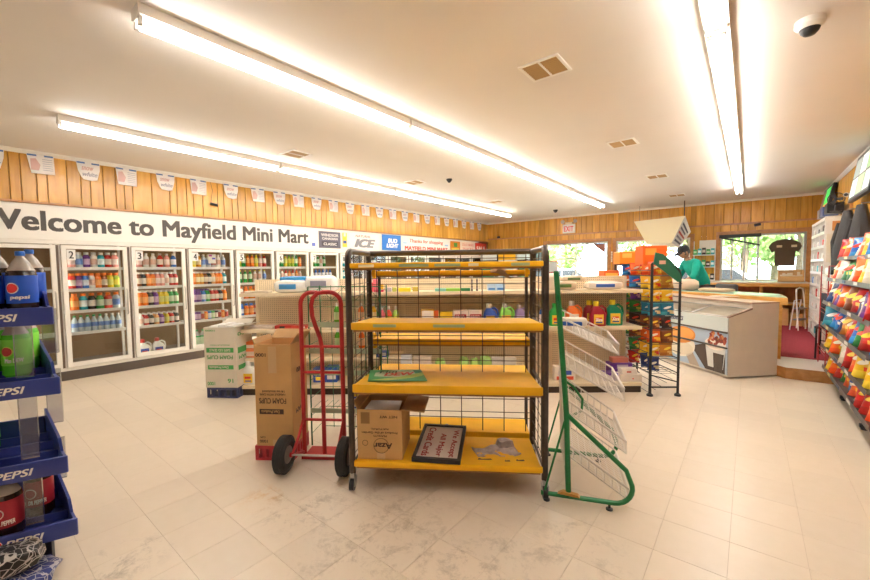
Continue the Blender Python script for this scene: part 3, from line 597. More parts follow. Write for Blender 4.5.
for dn, rows in STOCK.items():
    for si, (cs, kind, cap) in enumerate(rows):
        n = len(cs)
        if not n: continue
        z = (SHZ + [0.14])[si] + 0.001; ya = DY0 + (dn - 1) * DW + 0.105; yb = ya + 0.555
        deep = 3 if (dn in (3, 4) and si in (2, 3)) else (2 if dn in (2, 3, 4) and si == 1 else 1)
        for dr in range(deep):
            for i, ch in enumerate(cs):
                y = ya + (yb - ya) * (i + 0.5) / max(n, 6 if kind in ('sport', 'twol') else 7) if n < 6 else ya + (yb - ya) * (i + 0.5) / n
                hn, hx = HUE[ch]; capc = ch if kind == 'can' else cap
                if kind == 'water' and i > 4: capc = 'w'
                if dn == 4 and si == 2 and i > 3: capc = 'w'
                sc = {'juice': 1.13, 'sport': 1.08 if si != 2 else 1.16, 'water': 1.15, 'soda': 1.05, 'can': 1.25, 'twol': 1.05}[kind]
                if dn == 3 and si == 2: sc = 1.2
                if dn == 3 and si == 3: sc = 0.95
                nm, kd = KN[kind]; pos = ORD[i] + (' from left' if dr == 0 else ' in rank %s' % ('two' if dr == 1 else 'three'))
                bottle(nm, kind, hx, LBL[ch], HUE[capc][1], '%s %s, %s, %s of cooler door %s' % (hn, kd, pos, SHELFWORD[si], DOORWORD[dn - 1]), 'can' if kind == 'can' else 'bottle', (XL - 0.125 - dr * 0.085, y + dr * 0.004, z), '%s bottles on shelf %d of cooler door %d' % (kd, si + 1, dn), rnd(0, 6), sc)
JUG = {}
def jug(body, label, cap, lab, loc, rz=0.0, sc=1.0, name='detergent_jug', cat='jug', group=None, square=False):
    """flat-sided jug with a loop handle, front face to -y"""
    key = (body, label, cap, square)
    if key not in JUG:
        B = pm(body, 0.3); mb = MB(); bm = bmesh.new()
        secs = [(0.0, .082, .045), (.012, .09, .052), (.14, .09, .052), (.19, .072, .046), (.225, .034, .03), (.235, .028, .028)]
        n = 20; rings = []
        for z, a, b_ in secs:
            ring = []
            for q in range(n):
                t_ = 2 * math.pi * q / n; cx, sy_ = math.cos(t_), math.sin(t_); e = 0.55
                ring.append(bm.verts.new((math.copysign(abs(cx) ** e, cx) * a - (0.02 if z > .2 else 0.008 if z > .15 else 0), math.copysign(abs(sy_) ** e, sy_) * b_, z)))
            rings.append(ring)
        for i in range(len(rings) - 1):
            for q in range(n): bm.faces.new((rings[i][q], rings[i][(q + 1) % n], rings[i + 1][(q + 1) % n], rings[i + 1][q]))
        bm.faces.new(rings[0][::-1]); bm.faces.new(rings[-1]); mb.bm(bm, B)
        hm = MB().tube([(.0, 0, .222), (.05, 0, .235), (.088, 0, .205), (.098, 0, .15), (.085, 0, .09)], 0.013, B, 8)
        lm = MB().rbox(-.062, .05, -.055, -.0505, .025, .14, pm(label, 0.4), .002, 1).box(-.045, .03, -.0562, -.0551, .075, .105, pm('d83c30')).box(-.04, .035, -.0562, -.0551, .04, .055, pm('2c4a9c'))
        cm = MB().lathe([(.031, .235), (.031, .285), (.027, .29)], pm(cap, .4), 14, (-.02, 0, 0))
        JUG[key] = (mb.mesh('body'), hm.mesh('handle'), lm.mesh('label_print'), cm.mesh('cap'))
    r = thing(name, lab, cat, loc, rz, group); r.scale = (sc, sc, sc)
    for nm, me in zip(('body', 'handle', 'label_print', 'cap'), JUG[key]): link(nm, me, r)
    return r
jug('e6e4dc', '3a56b0', 'c83c34', 'translucent gallon milk jug, left one on the floor of cooler door three', (XL - 0.15, DY0 + 2 * DW + 0.17, 0.141), R(90), 0.95, 'milk_jug', group='milk jugs')
jug('e6e4dc', '3a56b0', 'c83c34', 'translucent gallon milk jug, right one on the floor of cooler door three', (XL - 0.15, DY0 + 2 * DW + 0.36, 0.141), R(90), 0.95, 'milk_jug', group='milk jugs')
jug('e6e4dc', 'e0ddd0', '2a2422', 'white jug beside the green soda on the floor of cooler door four', (XL - 0.15, DY0 + 3 * DW + 0.42, 0.141), R(90), 0.85, 'milk_jug')
t = thing('door_leaflet', 'small white leaflet with blue and pink print inside cooler door four', 'leaflet', (XL - 0.07, DY0 + 3 * DW + 0.36, 1.60))
MB().box(0, 0.004, 0, 0.12, 0, 0.16, WHITEP).build('sheet', t, smooth=False); MB().box(0.004, 0.005, 0.06, 0.11, 0.07, 0.10, pm('5a4cc0')).build('blue_print', t, smooth=False); MB().box(0.004, 0.005, 0.01, 0.06, 0.12, 0.15, pm('c84cb0')).build('pink_print', t, smooth=False)
# ------------------------------------------------------------------ cartons and small boxes
def obj_box(name, lab, cat, loc, rz, w, d, h, m, prints=(), group=None, lidm=None):
    """printed box: body plus printed panels on the front (-y) face; origin at the front left bottom corner"""
    r = thing(name, lab, cat, loc, rz, group)
    MB().rbox(0, w, 0, d, 0, h, m, min(0.004, h * 0.2), 1).build('body', r)
    for (a, b_, c, e, mm) in prints: MB().box(a * w, c * w, -0.0012, 0.0, b_ * h, e * h, mm).build('print_block', r, smooth=False)
    return r
def carton(name, lab, loc, rz, w, d, h, m, inner, flaps, prints):
    """open carton: walls, floor, flaps hinged at the rim; prints = texts upside down on the front"""
    r = thing(name, lab, 'box', loc, rz); t = 0.006
    mb = MB().box(0, w, 0, t, 0, h, m).box(0, w, d - t, d, 0, h, m).box(0, t, t, d - t, 0, h, m).box(w - t, w, t, d - t, 0, h, m).box(t, w - t, t, d - t, 0, t, inner)
    mb.build('body', r, smooth=False)
    for side, ang, ln in flaps:
        a = R(ang); c, s_ = math.cos(a), math.sin(a)
        if side == 'f': p = [(0, 0, h), (w, 0, h), (w - 0.01, -c * ln, h + s_ * ln), (0.01, -c * ln, h + s_ * ln)]; nv = Vector((0, s_, c))
        if side == 'b': p = [(w, d, h), (0, d, h), (0.01, d + c * ln, h + s_ * ln), (w - 0.01, d + c * ln, h + s_ * ln)]; nv = Vector((0, -s_, c))
        if side == 'l': p = [(0, d, h), (0, 0, h), (-c * ln, 0.01, h + s_ * ln), (-c * ln, d - 0.01, h + s_ * ln)]; nv = Vector((s_, 0, c))
        if side == 'r': p = [(w, 0, h), (w, d, h), (w + c * ln, d - 0.01, h + s_ * ln), (w + c * ln, 0.01, h + s_ * ln)]; nv = Vector((-s_, 0, c))
        p = [Vector(q) for q in p]; q2 = [x + nv * 0.005 for x in p]
        MB().add(p + q2, [(3, 2, 1, 0), (4, 5, 6, 7), (0, 1, 5, 4), (1, 2, 6, 5), (2, 3, 7, 6), (3, 0, 4, 7)], inner if side != 'f' else m).build('flap', r, smooth=False)
    for k in prints:
        if k[0] == 't':
            _, s_, x, z, ww, hh, mm = k; q = MB(); text(q, s_, (x * w + ww * w, -0.0006, z * h + hh * h), (-1, 0, 0), (0, 0, -1), ww * w, hh * h, mm, 0.015); q.build('lettering', r, smooth=False)['kind'] = 'stuff'
        elif k[0] == 's':      # side (right) face text
            _, s_, y, z, ww, hh, mm = k; q = MB(); text(q, s_, (w + 0.0006, y * d + ww * d, z * h + hh * h), (0, -1, 0), (0, 0, -1), ww * d, hh * h, mm, 0.015); q.build('lettering', r, smooth=False)['kind'] = 'stuff'
        elif k[0] == 'b': MB().box(k[1] * w, k[3] * w, -0.0005, 0, k[2] * h, k[4] * h, k[5]).build('print_block', r, smooth=False)
        elif k[0] == 'sb': MB().box(w, w + 0.0005, k[1] * d, k[3] * d, k[2] * h, k[4] * h, k[5]).build('print_block', r, smooth=False)
        elif k[0] == 'ring': MB().tube(arc((k[1] * w, -0.001, k[2] * h), k[3], 0, 2 * math.pi * 27 / 28, 27, (1, 0, 0), (0, 0, 1)), 0.0015, k[4], 4, True).build('print_ring', r)
    return r
ARK = R(33.4); OR_ = Vector((-2.035, 1.639, 0))
def rk(s, d, z): # a point in the bakery rack's own frame -> room
    return (OR_.x + s * math.cos(ARK) - d * math.sin(ARK), OR_.y + s * math.sin(ARK) + d * math.cos(ARK), z)
# ------------------------------------------------------------------ bakery rack
rack = thing('bakery_rack', 'tall wheeled rack with orange-yellow shelves in a dark tube frame, mid shop', 'rack', OR_, ARK)
BRN = mat('rack_tube', (0.075, 0.055, 0.042), 0.38, 0.35, var=0.25, vs=20)
YEL = mat('rack_yellow', (0.92, 0.50, 0.016), 0.5, spec=0.25, var=0.10, vs=6)
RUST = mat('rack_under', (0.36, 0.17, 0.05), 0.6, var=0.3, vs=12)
WIRE = mat('rack_wire', (0.09, 0.07, 0.055), 0.45, 0.4)
RW, RD, RD2, RT = 1.257, 0.52, 0.86, 1.59
for x in (0, RW):
    pts = [(x, 0, 0.115), (x, 0, 0.8), (x, 0, RT - 0.06)] + arc((x, 0.06, RT - 0.06), 0.06, math.pi, math.pi / 2, 6, (0, 1, 0), (0, 0, 1))[1:] + [(x, RD * 0.5, RT), (x, RD, RT)]
    MB().tube(pts, 0.021, BRN, 12).build('front_post', rack)
    MB().tube([(x, RD, 0.115), (x, RD, RT - 0.005)], 0.021, BRN, 12).build('rear_post', rack)
    MB().tube([(x, RD2, 0.02), (x, RD2, 1.54)], 0.014, BRN, 8).build('rear_unit_post', rack)
    MB().tube([(x, RD, 1.52), (x, RD2, 1.52)], 0.010, BRN, 8).build('side_rail', rack)
    for z in (0.17, 0.69, 1.09, 1.47): MB().tube([(x, 0, z), (x, RD, z)], 0.009, BRN, 6).build('shelf_rail', rack)
    for d in (0.0, RD):
        cst = MB().box(x - 0.014, x + 0.014, d - 0.02, d + 0.02, 0.085, 0.118, STEEL).box(x - 0.022, x - 0.017, d - 0.025, d + 0.025, 0.03, 0.09, STEEL).box(x + 0.017, x + 0.022, d - 0.025, d + 0.025, 0.03, 0.09, STEEL).build('caster', rack)
        MB().tube([(x - 0.015, d - 0.01, 0.038), (x + 0.015, d - 0.01, 0.038)], 0.037, BLACK, 16).build('wheel', cst)
    w = MB()
    for k in range(1, 4): y = RD * k / 4; w.tube([(x, y, 0.2), (x, y, RT - 0.02)], 0.0035, WIRE, 4)
    for k in range(17): z = 0.22 + k * 0.082; w.tube([(x, 0.0, z), (x, RD, z)], 0.0025, WIRE, 4)
    w.build('side_mesh', rack)['kind'] = 'stuff'
MB().tube([(0, RD, RT), (RW, RD, RT)], 0.021, BRN, 12).build('top_rail', rack)
w = MB()
for k in range(8): x = 0.03 + (k + 0.15) * 0.165; w.tube([(x, RD + 0.022, 0.2), (x, RD + 0.022, RT)], 0.0036, WIRE, 4)
for k in range(9): 
    z = 0.30 + k * 0.15
    w.tube([(0, RD + 0.027, z), (RW, RD + 0.027, z)], 0.0030, WIRE, 4); w.tube([(0, RD + 0.027, z + 0.045), (RW, RD + 0.027, z + 0.045)], 0.0030, WIRE, 4)
w.build('back_mesh', rack)['kind'] = 'stuff'
def rack_shelf(d0, d1, zt, lip, drop, x0=0.028, x1=RW - 0.028):
    zb = zt - drop; t = 0.012
    s = MB().add([(x0, d0, zt), (x1, d0, zt), (x1, d1, zb), (x0, d1, zb), (x0, d0, zt - t), (x1, d0, zt - t), (x1, d1, zb - t), (x0, d1, zb - t)], [(0, 1, 2, 3), (1, 5, 6, 2), (2, 6, 7, 3), (3, 7, 4, 0)], YEL)
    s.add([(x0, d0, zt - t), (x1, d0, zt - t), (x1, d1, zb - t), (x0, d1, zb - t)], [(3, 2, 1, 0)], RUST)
    o = s.build('shelf', rack, smooth=False)
    l = MB().rbox(x0 - 0.012, x1 + 0.012, d0 - 0.022, d0 + 0.004, zt - lip, zt + 0.002, YEL, 0.006, 2); l.build('front_lip', o)
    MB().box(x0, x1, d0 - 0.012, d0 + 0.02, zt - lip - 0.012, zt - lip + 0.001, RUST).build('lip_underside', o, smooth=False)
    return o
s1 = rack_shelf(0.0, RD - 0.03, 1.508, 0.032, 0.012)
s2 = rack_shelf(0.0, RD - 0.03, 1.122, 0.046, 0.03)
s3 = rack_shelf(0.0, RD - 0.03, 0.715, 0.052, 0.038)
s4 = rack_shelf(0.0, RD - 0.03, 0.202, 0.038, 0.035)
r1 = rack_shelf(RD + 0.05, RD2 - 0.02, 1.452, 0.034, 0.0, 0.015, RW - 0.015)
r2 = rack_shelf(RD + 0.05, RD2 - 0.02, 0.915, 0.042, 0.0, 0.015, RW - 0.015)
r3 = rack_shelf(RD + 0.05, RD2 - 0.02, 0.180, 0.055, 0.0, 0.015, RW - 0.015)
r4 = rack_shelf(RD + 0.05, RD2 - 0.02, 0.645, 0.03, 0.0, 0.015, RW - 0.015)
STK = pm('9fb07c', 0.5); STK2 = pm('e8dcb0', 0.5)
for sh, zt, lst in ((s1, 1.508, ((.06, .14, STK2), (.27, .42, STK), (.45, .58, STK), (.62, .67, STK2), (.83, .92, STK))), (s2, 1.122, ((.13, .25, STK), (.44, .60, STK)))):
    for a, b_, m in lst: MB().box(a * RW, b_ * RW, -0.0245, -0.0225, zt - 0.026, zt - 0.008, m).build('shelf_sticker', sh, smooth=False)
for x in (0.05, RW - 0.05): MB().box(x - 0.012, x + 0.012, RD - 0.045, RD - 0.02, 1.40, 1.50, YEL).build('bracket', s1, smooth=False)
for k, (a, d, l) in enumerate(((0.66, 0.06, 0.10), (0.80, 0.045, 0.04), (0.86, 0.06, 0.06))):
    MB().prism([(0, 0), (l, 0.012), (l * 0.9, 0.03), (l * 0.3, 0.022), (0.01, 0.035)], (a * RW, d, 0.2005 - 0.035 * d / 0.5), (1, 0, 0), (0, 1, 0), (0, 0, 1), 0.0008, INK).build('paint_chip', s4, smooth=False)
# things on the rack
t = thing('cardboard_scrap', 'torn curl of cardboard caught on the rear top shelf of the rack', 'scrap', rk(1.0, RD + 0.022, 1.455), ARK)
MB().add([(-.06, 0, 0), (.0, -.02, .02), (.07, 0, .0), (.05, -.03, -.012), (-.02, -.045, -.015), (.0, -.05, -.03), (.10, -.06, -.075), (-.06, -.04, -.02)], [(0, 1, 4, 7), (1, 2, 3, 4), (7, 4, 5), (4, 3, 6, 5)], CARDIN).build('torn_strip', t, smooth=False)
GD = pm('3a9a52', 0.35); 
t = thing('drink_sign', 'green printed soft drink card with red letters lying on the yellow shelf', 'sign', rk(0.10, 0.055, 0.716), ARK + R(8)); t.rotation_euler[0] = R(-1)
MB().add([(0, 0.0, 0.003), (0.40, -0.02, 0.003), (0.36, 0.28, 0.006), (-0.02, 0.30, 0.006), (0, 0, 0), (0.40, -0.02, 0), (0.36, 0.28, 0), (-0.02, 0.30, 0)], [(0, 1, 2, 3), (0, 4, 5, 1), (1, 5, 6, 2), (2, 6, 7, 3), (3, 7, 4, 0)], GD).build('board', t, smooth=False)
MB().add([(0.0, 0.02, 0.0045), (0.12, 0.0, 0.0045), (0.3, 0.05, 0.0055), (0.38, 0.12, 0.0055), (0.37, 0.2, 0.006), (0.2, 0.08, 0.0055)], [(0, 1, 5), (1, 2, 5), (2, 3, 5), (3, 4, 5)], pm('b4cc5a')).build('swirl_print', t, smooth=False)
MB().add([(0.03, 0.12, 0.005), (0.2, 0.08, 0.0055), (0.32, 0.16, 0.006), (0.3, 0.26, 0.007), (0.15, 0.27, 0.007), (0.03, 0.22, 0.0065)], [(0, 1, 2, 3, 4, 5)], pm('c9d7b0')).build('white_print', t, smooth=False)
letters(t, 'DEW', (0.10, 0.10, 0.0075), (0.99, 0.08, 0), (-0.05, 0.97, 0.01), 0.22, 0.085, pm('d84a3a'), 0.03, 0.2)
letters(t, 'Mtn', (0.06, 0.175, 0.0085), (0.99, 0.08, 0), (-0.05, 0.97, 0.01), 0.13, 0.07, pm('2c6e3a'), 0.02, 0.2)
cb = carton('cardboard_carton', 'open brown carton with upside-down print on the lowest rack shelf', rk(0.035, 0.012, 0.2045), ARK, 0.30, 0.33, 0.335, CARD, CARDIN, (('r', -6, 0.15), ('l', 62, 0.06)),
    (('t', 'Azar', .36, .22, .42, .12, INK), ('ring', .53, .28, .05, INK), ('t', 'NATURAL', .30, .60, .4, .035, INK), ('t', 'Product of the Garden', .10, .52, .8, .045, INK), ('t', 'PEANUTS', .36, .46, .3, .035, INK), ('t', 'NET WT', .5, .84, .4, .05, INK), ('b', .08, .72, .28, .95, mat('stamp_brown', (0.30, 0.16, 0.06), 0.8)), ('ring', .17, .33, .018, INK)))
MB().box(.15 - .02, .15 + .035, -0.001, 0, 0, 0.045, TAPE).build('tape', cb, smooth=False)
MB().add([(.02, .02, .30), (.27, .02, .305), (.26, .25, .315), (.03, .26, .31), (.02, .02, .297), (.27, .02, .302), (.26, .25, .312), (.03, .26, .307)], [(0, 1, 2, 3), (7, 6, 5, 4), (0, 4, 5, 1), (1, 5, 6, 2), (2, 6, 7, 3), (3, 7, 4, 0)], pm('e6dfd2')).build('paper_lining', cb, smooth=False)
# credit card sign leaning back on the lowest shelf
t = thing('credit_card_sign', 'black framed sign with red lettering turned sideways, propped on the lowest shelf', 'sign', rk(0.40, -0.008, 0.2065), ARK + R(-4)); t.rotation_euler[0] = R(5)
fw_, fh_ = 0.32, 0.47
mb = MB()
for a in ((0, fw_, 0, .022), (0, fw_, fh_ - .022, fh_), (0, .022, .022, fh_ - .022), (fw_ - .022, fw_, .022, fh_ - .022)): mb.box(a[0], a[1], a[2], a[3], 0, 0.03, BLACK)
mb.build('frame', t, smooth=False); MB().box(.02, fw_ - .02, .02, fh_ - .02, 0.005, 0.02, pm('e4d9d0', 0.3)).build('face', t, smooth=False)
RI = pm('a8242c', 0.5)
for k, (s_, ln) in enumerate((('We Accept', .36), ('All Major', .30), ('Credit Cards', .38))):
    letters(t, s_, (.225 - k * .087, .035 + ln + .01, 0.0205), (0, -1, 0), (1, 0, 0), ln, 0.052, RI, 0.012)
MB().tube(arc((.17, fh_ + .01, .02), .015, 0, 5.2, 10, (1, 0, 0), (0, 1, 0)), 0.003, STEEL, 5).build('hanging_hook', t)
# crumpled bag
random.seed(11)
bm = bmesh.new(); bmesh.ops.create_grid(bm, x_segments=16, y_segments=8, size=1)
for v in bm.verts:
    x, y = v.co.x, v.co.y
    v.co = Vector((x * 0.15, y * 0.09 * (1 + 0.25 * math.sin(x * 3)), 0.004 + 0.008 * abs(math.sin(x * 4 + y * 2)) + rnd(0, 0.008) + (0.03 if x > 0.3 and y > 0.4 else 0)))
gb = MB().bm(bm, mat('crumpled_bag', (0.50, 0.42, 0.42), 0.28, 0.3, var=0.35, vs=25)); o = gb.build('crumpled_wrapper', None, rk(0.96, 0.22, 0.178), ARK + R(18)); tag(o, 'crumpled greyish plastic wrapper on the lowest yellow shelf', 'wrapper')
sm = o.modifiers.new('thick', 'SOLIDIFY'); sm.thickness = 0.002
# ------------------------------------------------------------------ hand truck
RED = mat('truck_red', (0.50, 0.025, 0.028), 0.32, 0.1, var=0.15, vs=10); RUB = mat('rubber', (0.035, 0.032, 0.03), 0.8, bump=0.5, vs=60)
ht = thing('hand_truck', 'red tubular hand truck with two fat black tyres beside the rack', 'hand truck', (-2.42, 1.605, 0), R(34))
fy = 0.20; hx = 0.158
lp = [(-hx, fy, 0.02), (-hx, fy, 0.6), (-hx, fy, 1.20)] + arc((-hx + 0.09, fy, 1.21), 0.09, math.pi, math.pi / 2, 6, (1, 0, 0), (0, 0, 1)) + [(-0.02, fy - 0.03, 1.30)]
MB().tube(lp, 0.0165, RED, 10).build('left_rail', ht)
MB().tube([(hx, fy, 0.02), (hx, fy, 0.6), (hx, fy, 1.18)] + arc((hx - 0.09, fy, 1.21), 0.09, 0, math.pi / 2, 6, (1, 0, 0), (0, 0, 1)) + [(0.04, fy - 0.05, 1.303), (0.0, fy - 0.06, 1.295), (-0.035, fy - 0.065, 1.26), (-0.048, fy - 0.065, 1.21), (-0.045, fy - 0.06, 1.13), (-0.03, fy - 0.04, 1.05), (-0.008, fy - 0.015, 0.96), (0, fy, 0.88), (0, fy, 0.5), (0, fy, 0.02)], 0.0165, RED, 10).build('loop_rail', ht)
for z in (0.885, 0.685, 0.315): MB().tube([(-hx, fy, z), (hx, fy, z)], 0.011, RED, 8).build('cross_bar', ht)
MB().box(-0.18, 0.18, fy - 0.012, fy + 0.2, 0.004, 0.012, RED).box(-0.18, 0.18, fy - 0.014, fy - 0.006, 0.004, 0.05, RED).build('toe_plate', ht, smooth=False)
MB().tube([(-0.235, 0, 0.13), (0.235, 0, 0.13)], 0.008, STEEL, 8).build('axle', ht)
for sx in (-1, 1):
    MB().tube([(sx * 0.165, 0, 0.13), (sx * 0.16, fy * 0.5, 0.22), (sx * hx, fy, 0.33)], 0.011, RED, 8).build('axle_strut', ht)
    MB().tube([(sx * 0.165, 0, 0.13), (sx * hx, fy, 0.06)], 0.011, RED, 8).build('axle_brace', ht)
    MB().tube([(sx * 0.175 - 0.02, 0, 0.13), (sx * 0.175 + 0.01, 0, 0.13)], 0.018, RED, 10).build('axle_collar', ht)
    wh = MB(); prof = [(0.062, -0.03), (0.09, -0.042), (0.118, -0.036), (0.130, -0.018), (0.132, 0), (0.130, 0.018), (0.118, 0.036), (0.09, 0.042), (0.062, 0.03)]
    wh.lathe(prof, RUB, 28); wh.xf(Matrix.Translation((sx * 0.225, 0, 0.132)) @ Matrix.Rotation(R(90), 4, 'Y')); tw = wh.build('tyre', ht)
    hb = MB().lathe([(0.02, -0.045), (0.055, -0.036), (0.064, -0.03), (0.064, 0.03), (0.055, 0.036), (0.02, 0.045)], mat('hub', (0.20, 0.17, 0.15), 0.5, 0.4), 18); hb.xf(Matrix.Translation((sx * 0.225, 0, 0.132)) @ Matrix.Rotation(R(90), 4, 'Y')); hb.build('hub', tw)
    tr = MB()
    for k in range(26):
        for q in (-1, 1):
            a = 2 * math.pi * (k + q * 0.25) / 26; tr.box(-0.009, 0.009, -0.002, 0.03, 0, 0.006, RUB); tr.xf(Matrix.Translation((sx * 0.225, 0, 0.132)) @ Matrix.Rotation(a, 4, 'X') @ Matrix.Translation((q * 0.016 - 0.0, -0.014, 0.128)), len(tr.v) - 8)
    tr.build('tread', tw)['kind'] = 'stuff'
# ------------------------------------------------------------------ crates and big cartons on the left
def crate(lab, loc, rz, w, d, h, m):
    r = thing('plastic_crate', lab, 'crate', loc, rz)
    for (a0, a1, b0, b1) in ((0, w, 0, .012), (0, w, d - .012, d), (0, .012, .012, d - .012), (w - .012, w, .012, d - .012)):
        q = MB().box(a0, a1, b0, b1, h - 0.025, h, m).box(a0, a1, b0, b1, 0, 0.022, m)
        L = max(a1 - a0, b1 - b0); n = 5
        for k in range(n + 1):
            c = (L - 0.025) * k / n
            if a1 - a0 > b1 - b0: q.box(a0 + c, a0 + c + 0.025, b0, b1, 0.022, h - 0.025, m)
            else: q.box(a0, a1, b0 + c, b0 + c + 0.025, 0.022, h - 0.025, m)
        q.build('side', r, smooth=False)
    MB().box(.012, w - .012, .012, d - .012, .004, .012, m).build('bottom', r, smooth=False)
    return r
a35 = R(34)
crate('red plastic crate under the tall brown carton', (-2.955, 1.437, 0), a35, 0.305, 0.30, 0.115, mat('crate_red', (0.50, 0.03, 0.04), 0.4))
GRN = pm('3f9a4c', 0.6)
bx = carton('foam_cup_carton', 'tall brown carton with upside-down foam cup print standing on a red crate', (-2.945, 1.449, 0.1155), a35, 0.292, 0.28, 0.79, CARD, CARDIN, (('b', 40, 0.10), ('l', 70, 0.04), ('r', 55, 0.10)),
   (('t', 'FOAM CUPS', .10, .42, .74, .055, INK), ('b', .10, .315, .76, .365, INK), ('t', 'Dart Products', .15, .325, .5, .03, CARD), ('t', '16 oz insulated', .2, .53, .6, .022, INK), ('t', 'HANDLE WITH CARE', .12, .50, .7, .02, INK), ('t', '1000', .04, .88, .28, .035, INK), ('t', '1000', .08, .03, .22, .03, INK), ('t', 'CUPS', .1, .075, .14, .02, INK), ('s', 'FOAM', .2, .3, .6, .05, INK), ('s', '1000', .3, .7, .4, .05, INK)))
MB().box(.38 * 0.292, .60 * 0.292, -0.001, 0, 0.72 * .79, 0.98 * .79, TAPE).build('tape', bx, smooth=False); MB().box(.44 * 0.292, .72 * 0.292, -0.001, 0, 0.0, 0.06 * .79, TAPE).build('tape', bx, smooth=False)
MB().rbox(.02, .27, .05, .26, .45, .74, pm('a83c2c'), .02).build('packed_contents', bx)
WCARD = mat('white_card', (0.66, 0.60, 0.50), 0.8, var=0.06)
crate('dark blue plastic crate under the white foam cup carton', (-4.875, 1.835, 0), a35, 0.37, 0.35, 0.12, mat('crate_blue', (0.03, 0.04, 0.12), 0.45))
bx = carton('foam_cup_carton', 'white carton with green upside-down foam cup print on a blue crate', (-4.882, 1.828, 0.1205), R(36), 0.375, 0.36, 0.70, WCARD, WCARD, (('b', 20, 0.12), ('r', 10, 0.12)),
   (('b', .06, .585, .92, .665, GRN), ('t', 'SAFE LID SEALS', .16, .603, .66, .045, WCARD), ('t', 'FOAM CUPS', .07, .475, .82, .065, GRN), ('b', .09, .305, .90, .375, GRN), ('t', 'Dart Products', .14, .32, .6, .04, WCARD), ('t', 'INSULATED', .2, .70, .6, .02, GRN), ('t', '1000', .05, .935, .3, .03, GRN), ('t', '1000', .06, .04, .24, .06, GRN), ('t', '16', .70, .08, .18, .07, GRN), ('sb', .1, .56, .9, .66, GRN), ('s', 'FOAM', .15, .46, .7, .06, GRN), ('s', '1000', .1, .85, .8, .06, GRN), ('sb', .1, .28, .9, .36, GRN)))
for q in range(3): MB().rbox(.03 + q * .1, .13 + q * .1, .05, .3, .62, .715 + 0.012 * (q % 2), WHITEP, .02).build('cup_sleeve', bx)
# ------------------------------------------------------------------ green wire rack behind the hand truck
GW = mat('green_wire', (0.03, 0.16, 0.07), 0.4, 0.2); PG = pm('b8cdb0', 0.4)
ga = R(34); gr_ = thing('wire_display_rack', 'thin green wire display rack with sloping shelves behind the hand truck', 'rack', (-2.83, 1.86, 0), ga)
gwid, gd, gh = 0.60, 0.26, 1.33
for x in (0, gwid):
    for y in (0, gd): MB().tube([(x, y, 0.0), (x, y, gh if y else gh - 0.0)], 0.006, GW, 6).build('post', gr_)
    w = MB()
    for k in range(9): w.tube([(x, 0, 0.1 + k * 0.15), (x, gd, 0.1 + k * 0.15)], 0.003, GW, 4)
    w.build('side_wires', gr_)['kind'] = 'stuff'
w = MB()
for k in range(5): w.tube([(gwid * (k + 1) / 6, gd, 0.05), (gwid * (k + 1) / 6, gd, gh)], 0.003, GW, 4)
for k in range(8): w.tube([(0, gd, 0.06 + k * 0.18), (gwid, gd, 0.06 + k * 0.18)], 0.003, GW, 4)
zz = [(gwid * k / 6, 0, gh - 0.005 if k % 2 else gh - 0.11) for k in range(7)]; w.tube(zz, 0.003, GW, 4); w.tube([(0, 0, gh), (gwid, 0, gh)], 0.004, GW, 4); w.tube([(0, 0, gh - .11), (gwid, 0, gh - .11)], 0.003, GW, 4)
w.build('wire_grid', gr_)['kind'] = 'stuff'
gsh = (0.30, 0.62, 0.80, 1.02)
for z in gsh:
    o = MB().box(0, gwid, -0.012, -0.006, z - 0.02, z + 0.02, PG).build('price_rail', gr_, smooth=False)
    w = MB()
    for k in range(13): w.tube([(gwid * k / 12, 0, z), (gwid * k / 12, gd, z + 0.0)], 0.0025, GW, 4)
    w.tube([(0, 0, z), (gwid, 0, z)], 0.003, GW, 4); w.build('shelf_wires', gr_)['kind'] = 'stuff'
def gp(x, y, z): return (-2.83 + x * math.cos(ga) - y * math.sin(ga), 1.86 + x * math.sin(ga) + y * math.cos(ga), z)
for k, (c, nm, l) in enumerate((('5fae3c', 'green', 'cfe8b0'), ('e8823a', 'orange', 'f0d0a8'), ('e8783a', 'deep orange', 'f0c8a0'), ('e8b83a', 'amber', 'f4e0b0'))):
    for q, z in enumerate((1.023, 0.803)): bottle('cleaner_bottle', 'dish', c, l, 'f0ece4', '%s cleaner bottle on the %s shelf of the green wire rack' % (nm, ('upper', 'second')[q]), 'bottle', gp(0.20 + k * 0.105, 0.12, z), 'cleaner bottles on the green wire rack', 0, 0.72)
for k, x in enumerate((0.33, 0.45)):
    obj_box('detergent_box', '%s blue and white detergent box low on the green wire rack' % ('left', 'right')[k], 'box', gp(x, 0.04, 0.303), ga, 0.11, 0.07, 0.19, pm('3a5cb4'), ((.1, .1, .9, .45, WHITEP), (.15, .55, .85, .85, pm('e8c83c'))), 'detergent boxes on the green rack')
